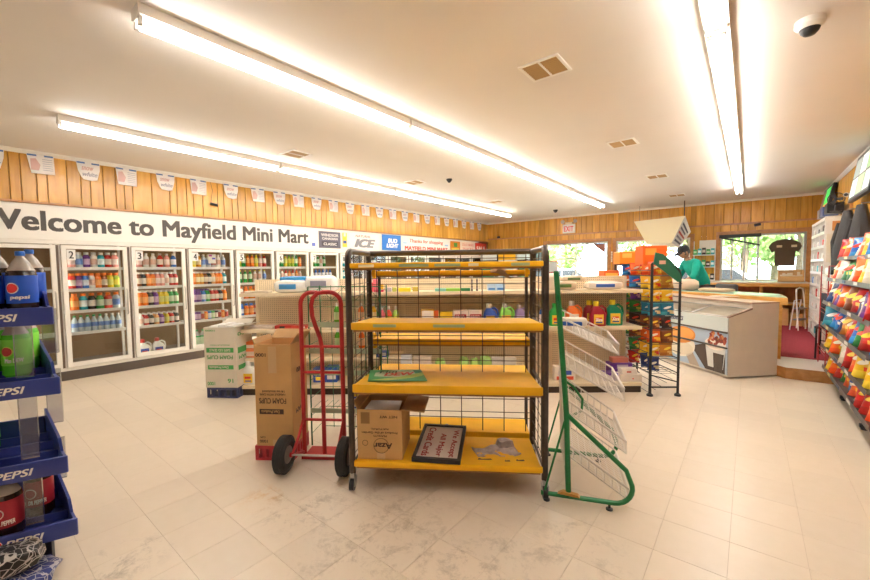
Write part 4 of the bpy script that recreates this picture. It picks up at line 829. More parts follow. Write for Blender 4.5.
# ------------------------------------------------------------------ green frame rack with white wire baskets
gf = thing('basket_rack', 'green tube stand with sloping white wire baskets right of the yellow rack', 'rack', (-0.996, 2.296, 0), R(21.8))
GT = mat('green_tube', (0.012, 0.20, 0.055), 0.3, 0.1, var=0.1); BK = mat('basket_wire', (0.80, 0.76, 0.70), 0.4)
GDEP = 0.62
for y in (0.0, GDEP):
    pts = [(0.0, y, 0.045), (0.2, y, 0.045), (0.40, y, 0.045)] + arc((0.425, y, 0.145), 0.10, -math.pi / 2, 0.5, 8, (1, 0, 0), (0, 0, 1)) + [(0.49, y, 0.255), (0.32, y, 0.41), (0.15, y, 0.565)]
    MB().tube(pts, 0.0145, GT, 10).build('base_loop', gf)
    MB().tube([(0.165, y, 0.045), (0.15, y, 0.57), (0.085, y, 1.44)], 0.017, GT, 10).build('post', gf)
    MB().tube([(0.02, y, 0.05), (0.14, y, 0.52)], 0.007, GT, 6).build('strut', gf)
    for x in (0.035, 0.40): MB().lathe([(0.02, 0), (0.02, 0.008), (0.007, 0.012), (0.007, 0.035)], BLACK, 12, (x, y, 0)).build('foot', gf)
for x, z in ((0.155, 0.42), (0.10, 1.2), (0.16, 0.06)): MB().tube([(x, 0, z), (x, GDEP, z)], 0.010, GT, 8).build('cross_tube', gf)
w = MB()
for k in range(10): w.tube([(0.17 - 0.005 * k, GDEP * (k + 1) / 11, 0.1), (0.10, GDEP * (k + 1) / 11, 1.36)], 0.0022, BK, 4)
for k in range(15): z = 0.12 + k * 0.088; x = 0.162 - 0.055 * z; w.tube([(x, 0, z), (x, GDEP, z)], 0.0022, BK, 4)
w.build('back_grid', gf)['kind'] = 'stuff'
def basket(z, ln, drop, hgt, y0=0.05, y1=GDEP - 0.05):
    x0 = 0.155 - 0.055 * z + 0.012; x1 = x0 + ln; z1 = z - drop
    b = MB(); P = lambda f_, y, up: (x0 + (x1 - x0) * f_, y, z + (z1 - z) * f_ + up)
    for up, r_ in ((0, 0.0055), (hgt, 0.0065)): b.tube([P(0, y0, up), P(1, y0, up), P(1, y1, up), P(0, y1, up)], r_, BK, 6, True)
    bo = b.build('wire_basket', gf); w = MB()
    n = 14
    for k in range(1, n): y = y0 + (y1 - y0) * k / n; w.tube([P(0, y, 0), P(1, y, 0), P(1, y, hgt)], 0.0028, BK, 4)
    for k in range(0, 9):
        f_ = k / 8
        w.tube([P(f_, y0, hgt), P(f_, y0, 0), P(f_, y1, 0), P(f_, y1, hgt)], 0.0028, BK, 4)
    w.build('basket_wires', bo)['kind'] = 'stuff'
basket(1.10, 0.34, 0.16, 0.06); basket(0.86, 0.36, 0.20, 0.075); basket(0.58, 0.36, 0.24, 0.07); basket(0.29, 0.36, 0.24, 0.07)
MB().tube([(0.13, 0.3, 0.70), (0.2, 0.28, 0.66), (0.26, 0.27, 0.58), (0.255, 0.27, 0.50), (0.2, 0.28, 0.46)], 0.009, GT, 8).build('spare_hook', gf)
def bp_(x, y, z): a = R(21.8); return (-0.996 + x * math.cos(a) - y * math.sin(a), 2.296 + x * math.sin(a) + y * math.cos(a), z)
o = MB().rbox(-0.09, 0.09, -0.04, 0.04, 0, 0.055, pm('e8dfd2', .35), .02).build('body', thing('wipe_pack', 'white and blue soft pack lying in the top wire basket', 'pack', bp_(0.19, 0.20, 1.085), R(21.8)))
MB().rbox(-0.085, 0.06, -0.045, -0.01, 0.004, 0.036, pm('2f62b8', .35), .012).build('blue_band', o.parent)
t = thing('wooden_scrap', 'small wooden wedge on the base tube of the green stand', 'scrap', bp_(0.10, -0.015, 0.0605), R(14)); MB().prism([(0, 0), (0.13, 0.0), (0.12, 0.012), (0.03, 0.02)], (0, 0, 0), (1, 0, 0), (0, 0, 1), (0, 1, 0), 0.03, OAK).build('wedge', t, smooth=False)
# ------------------------------------------------------------------ tan gondola shelving
GA = R(38.04); G0 = Vector((-4.613, 2.111, 0))
TAN = mat('gondola_tan', (0.80, 0.68, 0.48), 0.45, var=0.05)
gl = thing('gondola_shelving', 'long run of tan pegboard shop shelving behind the yellow rack', 'shelving', G0, GA)
GL = 4.67; SEC = GL / 5; GY = 0.46
GZ = {'top': 1.20, 'mid': 0.775, 'base': 0.118}
for k in range(6): MB().box(k * SEC - 0.02, k * SEC + 0.02, GY, GY + 0.05, 0.0, 1.345, TAN).build('upright', gl, smooth=False)
pegm = MB().box(0.02, SEC - 0.02, GY + 0.012, GY + 0.022, 0.12, 1.335, PEG).mesh('back_panel', False)
shm = MB().box(0.004, SEC - 0.004, 0.03, GY, -0.018, 0.0, TAN).box(0.004, SEC - 0.004, 0.015, 0.03, -0.035, 0.004, TAN).mesh('shelf', False)
shm2 = MB().box(0.004, SEC - 0.004, 0.10, GY, -0.018, 0.0, TAN).box(0.004, SEC - 0.004, 0.085, 0.10, -0.035, 0.004, TAN).mesh('shelf', False)
bsm = MB().box(0.004, SEC - 0.004, 0.0, GY, -0.035, 0.0, TAN).mesh('base_deck', False)
kkm = MB().box(0, SEC, 0.03, 0.045, 0, 0.083, pm('3a2c20')).mesh('kick_panel', False)
tbm = MB().box(-0.02, SEC + 0.02, GY + 0.005, GY + 0.055, 1.335, 1.352, TAN).mesh('top_cap', False)
for k in range(5):
    link('back_panel', pegm, gl, (k * SEC, 0, 0)); link('shelf', shm, gl, (k * SEC, 0, GZ['top'])); link('shelf', shm, gl, (k * SEC, 0, GZ['mid']))
    link('base_deck', bsm, gl, (k * SEC, 0, GZ['base'])); link('kick_panel', kkm, gl, (k * SEC, 0, 0)); link('top_cap', tbm, gl, (k * SEC, 0, 0))
    if k < 2: link('shelf', shm2, gl, (k * SEC, 0, 0.42))
    MB().box(k * SEC + 0.02, k * SEC + SEC - 0.02, GY + 0.052, GY + 0.06, 0.0, 1.335, TAN).build('rear_panel', gl, smooth=False)
MB().box(GL - 0.008, GL, 0.03, GY, GZ['mid'] + 0.01, GZ['mid'] + 0.012, TAN)
def gx(px, dy=0.12): return (435 + (px - 435) * (1 + dy / 4.55) - 242) / 85.65
def gw(px, dy, z): x = gx(px, dy); return (G0.x + x * math.cos(GA) - dy * math.sin(GA), G0.y + x * math.sin(GA) + dy * math.cos(GA), z)
ZT, ZM, ZB = GZ['top'] + 0.0005, GZ['mid'] + 0.0005, GZ['base'] + 0.0005
def gbox(px0, px1, dy, z, h, m, lab, prints=(), d=0.09, name='packet', cat='box'):
    w = gx(px1, dy) - gx(px0, dy); return obj_box(name, lab, cat, gw(px0, dy, z), GA, w, d, h, m, prints)
def soft(name, lab, cat, loc, rz, w, d, h, m, m2=None, seed=1, n=10):
    """soft plastic pack: rounded, wrinkled pillow on its base, with a printed band"""
    rs = random.Random(seed); r = thing(name, lab, cat, loc, rz); bm = bmesh.new(); bmesh.ops.create_uvsphere(bm, u_segments=20, v_segments=10, radius=1)
    for v in bm.verts:
        x, y, z = v.co; f_ = lambda a: math.copysign(abs(a) ** 0.5, a)
        v.co = Vector((f_(x) * w / 2 * (1 + rs.uniform(-.05, .03)), f_(y) * d / 2, (f_(z) + 1) * h / 2 * (1 + rs.uniform(-.06, .04)) if z > -.9 else 0))
        v.co.z = max(0, v.co.z)
    MB().bm(bm, m).build('wrapper', r)
    if m2: MB().rbox(-w * .28, w * .22, -d / 2 - .004, -d / 2 + .02, h * .3, h * .7, m2, .006).build('printed_band', r)
    return r
P = pm
# left sections
soft('paper_pack', 'white plastic-wrapped pack with bright blue top on the shelf above the hand truck', 'pack', gw(296, .2, ZT), GA, .40, .26, .15, P('e8e6e0', .25), P('3c8cc8'), 3)
soft('blue_pack', 'bright blue wrapped pack lying on the white packs', 'pack', gw(298, .24, ZT + .125), GA, .33, .18, .07, P('2f88c4', .25), None, 4)
soft('paper_pack', 'crinkled clear-wrapped white pack behind the red handle', 'pack', gw(326, .2, ZT), GA, .38, .28, .20, P('dfdcd8', .2), P('8c8ca0'), 5)
gbox(248, 272, .08, ZT, .025, P('c8b8a0'), 'flat beige packet at the left end of the top tan shelf', (), .12)
gbox(246, 275, .10, ZM, .035, P('d8c8b8'), 'pale flat carton at the left end of the middle tan shelf', (), .14)
gbox(277, 294, .08, ZM, .04, P('b83028'), 'red flat packet on the middle tan shelf left of the hand truck', ((.3, .2, .6, .8, P('2c2422')),), .14)
gbox(294, 309, .08, ZM, .035, P('c84030'), 'red and white flat packet just behind the red handle', ((.5, .2, .9, .8, P('e8d8c8')),), .14)
gbox(244, 258, .14, 0.421, .10, P('e8844a'), 'lower orange and white packet at the left shelf end', ((.1, .2, .9, .75, P('f0dcc8')),), .15)
gbox(244, 257, .15, 0.522, .09, P('ea7a3a'), 'upper orange and white packet stacked at the left shelf end', ((.1, .15, .9, .6, P('f4e4d4')),), .14)
jug('e8e6e0', 'e8c030', 'e8e6e0', 'white bleach jug with yellow label on the lowest left shelf', gw(251, .10, ZB), GA, .95, 'bleach_jug')
jug('e8e6e0', 'e8c030', 'e8e6e0', 'second white bleach jug right behind the yellow-labelled one', gw(256, .24, ZB), GA, .95, 'bleach_jug')
gbox(314, 327, .12, ZB, .17, P('3650b0'), 'blue and yellow powder box on the base deck behind the hand truck', ((.1, .5, .9, .8, P('e8e0d0')), (.2, .15, .8, .4, P('e8c83c'))), .12)
gbox(327, 338, .12, ZB, .19, P('2f58b8'), 'tall blue powder box with white band on the base deck', ((.1, .2, .9, .45, P('e8e6e0')),), .12)
# seen through the yellow rack, top shelf
gbox(371, 377, .16, ZT, .11, P('e84a50'), 'red packet standing on the top tan shelf behind the rack post')
gbox(376, 380, .12, ZT, .15, P('e86a7a'), 'tall pink packet on the top tan shelf behind the rack')
gbox(380, 386, .16, ZT, .085, P('e8b828'), 'yellow and green packet on the top tan shelf behind the rack', ((.0, .5, .5, .9, P('4a9a40')),))
gbox(377, 386, .08, ZT, .03, P('c83058'), 'flat magenta packet on the top tan shelf behind the rack')
gbox(388, 394, .12, ZT, .05, P('b8b4c0'), 'small grey packet on the top tan shelf behind the rack')
gbox(395, 399, .12, ZT, .05, P('b8c060'), 'small olive packet on the top tan shelf behind the rack')
gbox(401, 413, .1, ZT, .045, P('e0d030'), 'wide yellow packet lying on the top tan shelf')
gbox(415, 421, .12, ZT, .055, P('c8b048'), 'small mustard packet beside the wide yellow one')
gbox(437, 448, .1, ZT, .035, P('7ac0b0'), 'mint flat box on the top tan shelf behind the rack')
gbox(448, 462, .1, ZT, .035, P('8cc84a'), 'lime flat box on the top tan shelf behind the rack')
gbox(463, 472, .1, ZT, .035, P('1f7a40'), 'dark green flat box on the top tan shelf behind the rack')
for k in range(2):
    for q in range(2): bottle('dark_jar', 'juice', '5a4e50', '8a7e80', '4a4042', 'dark jar, %s %s of four, on the top tan shelf behind the rack' % (('lower', 'upper')[q], ('left', 'right')[k]), 'jar', gw(473.5 + k * 5, .14, ZT + q * .0735), 'stacked dark jars', 0, .35)
gbox(489, 497, .14, ZT, .08, P('b8d0e8'), 'pale blue clear pack on the top tan shelf', ((.1, .1, .9, .4, P('4a80c8')),))
gbox(497.5, 506, .14, ZT, .08, P('a8c8e8'), 'second pale blue clear pack on the top tan shelf', ((.1, .1, .9, .4, P('3a74c0')),))
# middle shelf bottles
gbox(372, 375.4, .16, ZM, .2, P('1f6a6a'), 'narrow dark teal packet on the middle tan shelf')
for k, (px, c, nm, l) in enumerate(((378, '2aa850', 'green', 'e8d8d8'), (384, 'e06a78', 'pink', 'f0a8b8'), (391, 'd84a38', 'red', 'e8c04a'), (398, '9ab83a', 'lime', 'e8d84a'))):
    bottle('cleaner_bottle', 'dish', c, l, 'e8e4de', '%s cleaner bottle with white cap on the middle tan shelf' % nm, 'bottle', gw(px, .14, ZM), 'cleaner bottles on the middle tan shelf', 0, 1.12)
gbox(401, 412, .1, ZM, .10, P('c83a30'), 'flat red packet on the middle tan shelf beside the bottles')
gbox(423, 436, .14, ZM, .205, P('e8b428'), 'yellow, blue and white soap box on the middle tan shelf', ((.05, .45, .95, .95, P('ece4d8')), (.15, .3, .85, .5, P('2f50a0'))))
gbox(436, 440, .14, ZM, .19, P('d8582c'), 'narrow orange box beside the yellow soap box')
gbox(440.5, 454, .14, ZM, .175, P('ecc42c'), 'plain yellow soap box with orange print on the middle tan shelf', ((.2, .2, .85, .55, P('dc6a34')),))
gbox(455, 469, .14, ZM, .195, P('e8d8d0'), 'left white and red box of the pair on the middle tan shelf', ((.1, .4, .9, .75, P('b83040')), (.35, .15, .75, .35, P('c84050'))))
gbox(470, 484, .14, ZM, .195, P('e8d8d0'), 'right white and red box of the pair on the middle tan shelf', ((.1, .4, .9, .75, P('b83040')), (.35, .15, .75, .35, P('c84050'))))
jug('2450b0', 'e8b020', 'e4e0d8', 'blue detergent jug with white cap on the middle tan shelf', gw(491.5, .16, ZM), GA, .93)
jug('84cc54', 'f0a838', 'e8e4de', 'light green detergent jug on the middle tan shelf', gw(507, .16, ZM), GA, .95)
jug('a890c0', 'd8c8e0', 'e0d8e0', 'pale purple detergent jug on the middle tan shelf', gw(521, .22, ZM), GA, .86)
bottle('spray_bottle', 'dish', '4aa0d8', 'e8e8f0', 'e8e4de', 'sky blue spray bottle behind the right rack post', 'bottle', gw(533, .14, ZM), None, 0, 1.15)
bottle('spray_bottle', 'dish', '3a6ac0', 'e8e0e0', '2f5cb0', 'dark blue spray bottle right of the rack post', 'bottle', gw(543, .14, ZM), None, 0, 1.15)
jug('2fb04a', 'e8c030', '2fae48', 'bright green detergent jug partly behind the green post', gw(556, .15, ZM), GA, .92)
jug('ec7430', 'f0d8c0', 'ece6de', 'orange detergent jug with white cap on the middle tan shelf', gw(573, .17, ZM), GA, 1.0)
jug('9c1c2e', 'e8b83a', 'e8d030', 'dark red detergent jug with yellow cap, rear one of two', gw(590, .24, ZM), GA, 1.0)
jug('a81e32', 'f0c040', 'e8d030', 'dark red detergent jug with yellow cap, front one of two', gw(597, .10, ZM), GA, 1.0)
jug('0f8a68', 'e8c040', 'ecd838', 'teal green detergent jug with yellow cap on the middle tan shelf', gw(613, .15, ZM), GA, 1.04)
for o in [o for o in COL.objects if o.name.startswith('detergent_jug') and 'yellow cap' in o.get('label', '')]:
    q = MB(); text(q, 'Xtra', (-.045, -.0566, .06), (1, 0, 0), (0, 0, 1), .08, .04, P('f4f0e8'), .02); q.build('lettering', o, smooth=False)['kind'] = 'stuff'
for o in [o for o in COL.objects if o.name.startswith('packet') and 'white and red box' in o.get('label', '')]:
    q = MB(); text(q, 'ARGO', (.02, -.0014, .085), (1, 0, 0), (0, 0, 1), .115, .05, P('f2e4dc'), .02); q.build('lettering', o, smooth=False)['kind'] = 'stuff'
# top shelf right
soft('bagged_goods', 'beige crinkled bag with green leaves printed, left on the top right shelf', 'bag', gw(563, .2, ZT), GA, .30, .2, .10, P('c8b094', .3), P('5a7a3c'), 8)
soft('bagged_goods', 'beige bag with a dark green patch lying on another bag', 'bag', gw(572, .26, ZT + .09), GA, .30, .16, .075, P('d4c0a4', .3), P('4f6a34'), 9)
soft('paper_plate_pack', 'long clear-wrapped white pack with blue print on the top right shelf', 'pack', gw(602, .2, ZT), GA, .44, .2, .095, P('e2d8cc', .25), P('3460b0'), 10)
soft('bagged_goods', 'pale crumpled bag hanging at the top of the green post', 'bag', gw(551, .12, ZT), GA, .16, .14, .20, P('d8ccb8', .3), None, 12)
# base deck
gbox(378, 390, .10, 0.421, .07, P('2f5098'), 'round-looking blue tub on the small extra shelf behind the rack', ((.2, .3, .8, .8, P('e0dcd8')),))
gbox(402, 413, .12, ZB, .31, P('d8dce4'), 'white and blue box low behind the yellow rack', ((.1, .2, .9, .5, P('3c84c4')),))
gbox(415, 433, .12, ZB, .30, P('d8c8b8'), 'beige box with dark window low behind the yellow rack', ((.35, .2, .8, .55, P('5a5452')),))
for k, (a, b_, nm) in enumerate(((436, 447, 'leftmost'), (460, 470, 'second'), (471, 480, 'third'), (480, 493, 'rightmost'))):
    soft('green_pack', '%s of four light green wrapped packs low behind the yellow rack' % nm, 'pack', gw((a + b_) / 2, .2, ZB), GA, (b_ - a) / 85 * 1.03, .18, .26 + .02 * (k % 2), P('a4cc74', .3), P('e0e8d0'), 20 + k)
gbox(493, 517, .12, ZB, .28, P('d8d0c8'), 'white box with dark stripes low at the right of the rack', ((.05, .35, .95, .5, P('6a625e')), (.05, .6, .95, .7, P('6a625e'))))
gbox(555, 576, .12, ZB, .17, P('ece4d8'), 'white powder box with red and blue print behind the wire baskets', ((.1, .05, .9, .3, P('d84a30')), (.2, .4, .8, .7, P('3a58b0'))))
gbox(604, 618, .10, ZB, .09, P('6a3c98'), 'purple pack at the bottom right of the tan shelving', ((.2, .3, .6, .7, P('d8c8e0')),), .14)
gbox(610, 632, .25, ZB, .17, P('7a48a8'), 'taller purple pack behind, bottom right of the tan shelving', ((.3, .6, .8, .9, P('e0d0e0')),), .14)
gbox(620, 642, .05, ZB, .085, P('e8ddd2'), 'white tissue pack at the right end of the base deck', ((.55, .35, .62, .5, P('d84a3c')),), .14)
gbox(622, 637, .06, ZB + .087, .06, P('efe8e0'), 'small white pack on the white tissue pack', ((.3, .3, .6, .6, P('c8584c')),), .12)
gbox(612, 628, .27, ZB + .172, .06, P('e08a78'), 'pink pack stacked on the tall purple pack', (), .1)
# ------------------------------------------------------------------ black snack rack with bags
BAG = {}
def bag_meshes(c1, c2, c3):
    key = (c1, c2, c3)
    if key not in BAG:
        bm = bmesh.new(); nx, nz = 6, 8; F = []; 
        for sgn in (-1, 1):
            g_ = []
            for j in range(nz + 1):
                row = []
                for i in range(nx + 1):
                    u, v = i / nx * 2 - 1, j / nz * 2 - 1
                    th = (1 - abs(u) ** 2.0) ** .8 * (1 - abs(v) ** 2.6) * 0.5; rs = math.sin(i * 12.9 + j * 78.2 + sgn) * 0.03
                    row.append(bm.verts.new((u * (0.5 - 0.03 * (1 - abs(v) ** 3)), sgn * max(th + rs * (th > .05), 0.005), j / nz)))
                g_.append(row)
            F.append(g_)
        fm_ = []
        for si, g_ in enumerate(F):
            for j in range(nz):
                for i in range(nx):
                    q = (g_[j][i], g_[j][i + 1], g_[j + 1][i + 1], g_[j + 1][i]); bm.faces.new(q if si == 0 else q[::-1])
        for j in range(nz):
            for i in (0, nx):
                q = (F[0][j][i], F[0][j + 1][i], F[1][j + 1][i], F[1][j][i]); bm.faces.new(q if i == 0 else q[::-1])
        for j, fl2 in ((0, True), (nz, False)):
            for i in range(nx): q = (F[0][j][i], F[1][j][i], F[1][j][i + 1], F[0][j][i + 1]); bm.faces.new(q[::-1] if not fl2 else q)
        bmesh.ops.recalc_face_normals(bm, faces=bm.faces)
        mb = MB().bm(bm, P(c1, .3)); k2 = mb.mi(P(c2, .3)); k3 = mb.mi(P(c3, .3))
        for fi, f in enumerate(mb.f):
            cz = sum(mb.v[i][2] for i in f) / len(f); cx = sum(mb.v[i][0] for i in f) / len(f); cy = sum(mb.v[i][1] for i in f) / len(f)
            if 0.12 < cz < 0.40 and cx + cz * .5 > 0.22 and cy < 0: mb.m[fi] = k2
            if cz > 0.86 or (cz < 0.25 and cy < 0 and cx < -0.05): mb.m[fi] = k3
        lg = MB().prism([(.27 * math.cos(a_) + .05 * math.sin(a_), .55 + .10 * math.sin(a_) + .06 * math.cos(a_)) for a_ in [k_ * .5236 for k_ in range(12)]], (0, -.535, 0), (1, 0, 0), (0, 0, 1), (0, 1, 0), .05, P(('f2ead8', 'f4d84a', 'e84a34', 'f0f0f0')[len(BAG) % 4], .3))
        BAG[key] = (mb.mesh('pouch'), lg.mesh('brand_patch', False))
    return BAG[key]
BCOL = {'y': ('yellow', ('e8b81c', 'd83c20', 'f0d040')), 'o': ('orange', ('e86a1c', 'f0c030', 'e04a18')), 'r': ('red', ('c8201c', 'e8c060', 'a81818')), 'b': ('blue', ('1c5cb8', 'e8e0d0', '2f8cd0')), 'd': ('navy', ('1c2f6c', 'c8b890', '24407c')), 't': ('teal', ('1c7898', 'e8d0a0', '3aa0b8')), 'g': ('green', ('2c8c3c', 'e8d850', '1c7030')), 'l': ('lime', ('a8c828', 'e8e060', '70a828')), 'p': ('purple', ('5c2c80', 'e0b0d0', '7a3c98')), 'n': ('brown', ('8c4a20', 'd89a50', '6c3418')), 'k': ('dark', ('3a2420', 'b88850', '28181a')), 'w': ('white', ('e4dcd0', 'd87848', 'd0c4b4')), 'a': ('golden', ('c8842c', 'e8c070', 'b06820')), 'm': ('maroon', ('8c1c2c', 'e0a060', '6c1420'))}
def snack_bag(c, lab, loc, rz, w, h, th, tilt=0.0, group=None):
    nm, cc = BCOL[c]; a, l = bag_meshes(*cc); r = thing('snack_bag', lab, 'bag', loc, rz, group); r.rotation_euler = Euler((tilt, 0, rz)); r.scale = (w, th, h)
    link('pouch', a, r); link('brand_patch', l, r); return r
SA = R(37); S0 = Vector((-0.845, 4.93, 0))
def sp(x, y, z): return (S0.x + x * math.cos(SA) - y * math.sin(SA), S0.y + x * math.sin(SA) + y * math.cos(SA), z)
sr = thing('snack_rack', 'black metal snack rack with green arched header at the shelving end', 'rack', S0, SA)
SW, SL = 0.31, 0.95
for y in (0, SL):
    MB().tube([(0, y, 0.03), (0, y, 1.50)], 0.016, BLACK, 8).build('post', sr)
    MB().tube([(SW, y, 0.03), (SW, y, 1.36)] + arc((SW - .12, y, 1.36), .12, 0, math.pi / 2, 5, (1, 0, 0), (0, 0, 1))[1:] + [(0, y, 1.50)], 0.014, BLACK, 8).build('post', sr)
    for x in (0, SW): MB().lathe([(.034, 0), (.034, .018), (.014, .034)], BLACK, 14, (x, y, 0)).build('foot', sr)
    MB().tube([(0, y, 0.10), (SW, y, 0.10)], .010, BLACK, 6).build('rung', sr)
    MB().tube([(0, y, 0.24), (SW, y, 0.16)], .008, BLACK, 6).build('rung', sr)
SZ = (0.26, 0.43, 0.59, 0.75, 0.90, 1.06, 1.21, 1.36)
for z in SZ:
    w = MB()
    for x in (0.0, SW): w.tube([(x, 0, z), (x, SL, z)], 0.006, BLACK, 5)
    for k in range(12): w.tube([(0, SL * k / 11, z), (SW, SL * k / 11, z)], .003, BLACK, 4)
    for x in (-0.02, SW + 0.02): w.tube([(x, 0, z + .06), (x, SL, z + .06)], .004, BLACK, 4)
    w.build('wire_shelf', sr)['kind'] = 'stuff'
w = MB()
for k in range(6): w.tube([(SW * k / 5, 0, 0.03 + .04 * k), (SW * k / 5, SL, 0.03 + .04 * k)], .003, BLACK, 4)
w.build('bottom_wires', sr)['kind'] = 'stuff'
hd = MB().prism([(0, 1.50), (.02, 1.62), (.10, 1.60), (.20, 1.52), (.29, 1.38), (SW, 1.30), (.27, 1.29), (.18, 1.36), (.08, 1.44)], (0, -0.03, 0), (1, 0, 0), (0, 0, 1), (0, 1, 0), .012, P('1f6a52', .5)); hd.build('header_panel', sr, smooth=False)
MB().prism([(.06, 1.49), (.13, 1.49), (.13, 1.53), (.06, 1.53)], (0, -.032, 0), (1, 0, 0), (0, 0, 1), (0, 1, 0), .002, P('d8a89a')).build('header_print', sr, smooth=False)
NEARC = ('d.', 'ya', 'on', 'nk', 'tt', 'yy', 'ya', 'oa'); FARC = (('rb', 'wr'), ('gl', 'wg'), ('ny', 'gk'), ('kn', 'nk'), ('gr', 'gm'), ('pm', 'gd'), ('by', 'ob'), ('oy', 'br'))
LV = ('lowest', 'second', 'third', 'fourth', 'fifth', 'sixth', 'seventh', 'highest')
for i, z in enumerate(SZ):
    for q, c in enumerate(NEARC[i]):
        if c == '.': continue
        for row in range(2):
            snack_bag(c, '%s snack bag, %s %s, %s level of the black snack rack' % (BCOL[c][0], ('front', 'second row')[row], ('left', 'right')[q], LV[i]), sp(.085 + q * .145, .10 + row * .17, z + .005), SA + rnd(-.3, .2), rnd(.125, .15), rnd(.135, .16), .06, R(-10) + rnd(-.1, .1), 'snack bags on the black rack')
    for row in range(2):
        for q, c in enumerate(FARC[i][row]):
            snack_bag(c, '%s snack bag, %s row %s, %s level of the black snack rack' % (BCOL[c][0], ('third', 'fourth')[row], ('left', 'right')[q], LV[i]), sp(.05 + q * .15, .48 + row * .22, z + .005), SA + rnd(-.3, .2), rnd(.13, .15), rnd(.13, .16), .06, R(-10) + rnd(-.1, .1), 'snack bags on the black rack')
obj_box('cracker_box', 'large bright orange carton on top of the black snack rack', 'box', sp(.02, .25, 1.49), SA, .28, .2, .22, P('e8641c'), ((.1, .5, .55, .85, P('f0a040')), (.5, .15, .9, .5, P('f0c060'))))
obj_box('cracker_box', 'smaller orange carton on the rear top of the snack rack', 'box', sp(-.06, .68, 1.50), SA, .30, .2, .16, P('ea8a28'), ((.1, .5, .5, .85, P('f4c868')),))
obj_box('snack_carton', 'low red and yellow display carton at the back of the snack rack', 'box', sp(-.22, .78, 1.30), SA, .20, .2, .12, P('e0662c'), ((.1, .2, .9, .7, P('f0c050')),))
# ------------------------------------------------------------------ ice cream freezer
FA = R(46); F0 = Vector((-0.19, 6.26, 0))
fz = thing('ice_cream_freezer', 'white chest freezer with sloping glass top and ice cream pictures', 'freezer', F0, FA)
FWH = mat('freezer_white', (0.72, 0.64, 0.54), 0.4, var=0.04); FL = 1.9
ep = [(0, 0.02), (.73, 0.02), (.73, .975), (.335, .965), (.335, .885), (0, .79)]
for y0_ in (0.0, FL - .04): MB().prism(ep, (0, y0_, 0), (1, 0, 0), (0, 0, 1), (0, 1, 0), .04, FWH).build('end_panel', fz, smooth=False)
MB().box(.01, .72, .04, FL - .04, .02, .60, FWH).box(.36, .72, .04, FL - .04, .60, .955, FWH).box(.01, .04, .04, FL - .04, .60, .78, FWH).build('cabinet', fz, smooth=False)
MB().box(.325, .735, 0, FL, .965, .985, P('b89a84')).build('rear_ledge', fz, smooth=False)
MB().prism([(.0, .792), (.34, .892), (.34, .915), (.0, .806)], (0, -.004, 0), (1, 0, 0), (0, 0, 1), (0, 1, 0), .03, P('8c7464')).build('edge_trim', fz, smooth=False)
for k in range(3):
    y0_, y1_ = .05 + k * .6, .62 + k * .6
    lid = MB().add([(.02, y0_, .80), (.34, y0_, .895), (.34, y1_, .895), (.02, y1_, .80)], [(0, 1, 2, 3)], CLEAR).build('glass_lid', fz, smooth=False)
    MB().tube([(.02, y0_, .802), (.34, y0_, .897), (.34, y1_, .897), (.02, y1_, .802)], .008, STEEL, 5, True).build('lid_frame', lid)
MB().box(.05, .35, .05, FL - .05, .60, .64, P('dfe6e4')).build('inner_tray', fz, smooth=False)
MB().box(-.006, .012, .0, FL, .605, .79, P('cfd8d6', .25)).build('front_band', fz, smooth=False)
MB().box(-.004, .012, .0, FL, .05, .60, P('a9bcd0', .4)).build('picture_panel', fz, smooth=False)
for z in (.60, .40): MB().tube([(-.016, .0, z), (-.016, FL, z)], .012, P('4a4038'), 6).build('bumper_rail', fz)
def disc(c, ry, rz_, a=0.0, n=24): return [(c[0] + ry * math.cos(t_) * math.cos(a) - rz_ * math.sin(t_) * math.sin(a), c[1] + ry * math.cos(t_) * math.sin(a) + rz_ * math.sin(t_) * math.cos(a)) for t_ in [2 * math.pi * k / n for k in range(n)]]
def fprint(nm, poly, m, d): MB().prism(poly, (-.004 - d, 0, 0), (0, -1, 0), (0, 0, 1), (1, 0, 0), .001, m).build(nm, fz, smooth=False)
DK = P('4a3c34', .5)
fprint('dark_wood_print', [(-.03, .05), (-.34, .05), (-.60, .32), (-.36, .40), (-.03, .33)], DK, .0005)
fprint('plank_print', [(-.62, .05), (-.44, .05), (-.62, .30), (-.75, .26)], P('b0a090'), .001)
fprint('sandwich_side_print', disc((-.80, .30), .27, .175, .1), P('e8e0d0'), .001)
fprint('sandwich_rim_print', disc((-.80, .25), .235, .10, .1), P('ddd2bc'), .0015)
fprint('cookie_print', disc((-.80, .45), .275, .125, .12), P('d8893a'), .002)
fprint('cookie_top_print', disc((-.79, .46), .235, .095, .12), P('e8a050'), .0025)
fprint('cup_print', [(-.30, .10), (-.06, .10), (-.02, .44), (-.36, .44)], P('cfd0cc'), .001)
fprint('cream_print', disc((-.19, .42), .17, .08), P('f0e4d8'), .0015)
rs = random.Random(5)
for k in range(34):
    a_, b_ = rs.uniform(0, 6.28), rs.uniform(0, 1) ** .5; c_ = (-.19 + .165 * b_ * math.cos(a_), .49 + .08 * b_ * math.sin(a_))
    fprint('nut_print', disc(c_, .028, .02, rs.uniform(0, 3), 8), P(('a8482c', '8c3020', 'c87a40', '6c2418')[k % 4]), .002 + k * .00002)
fprint('cone_dark_print', [(-.07, .05), (-.20, .05), (-.22, .30), (-.05, .30)], P('3a302c'), .0022)
for k in range(7): fprint('slat_print', [(-.075 - k * .018, .05), (-.083 - k * .018, .05), (-.083 - k * .018, .30), (-.075 - k * .018, .30)], P('6a5c50'), .0026)
q = MB(); text(q, 'esserts', (-.0068, 1.02, .66), (0, -1, 0), (0, 0, 1), .26, .075, P('5a5c78'), .02, .2); q.build('lettering', fz, smooth=False)['kind'] = 'stuff'
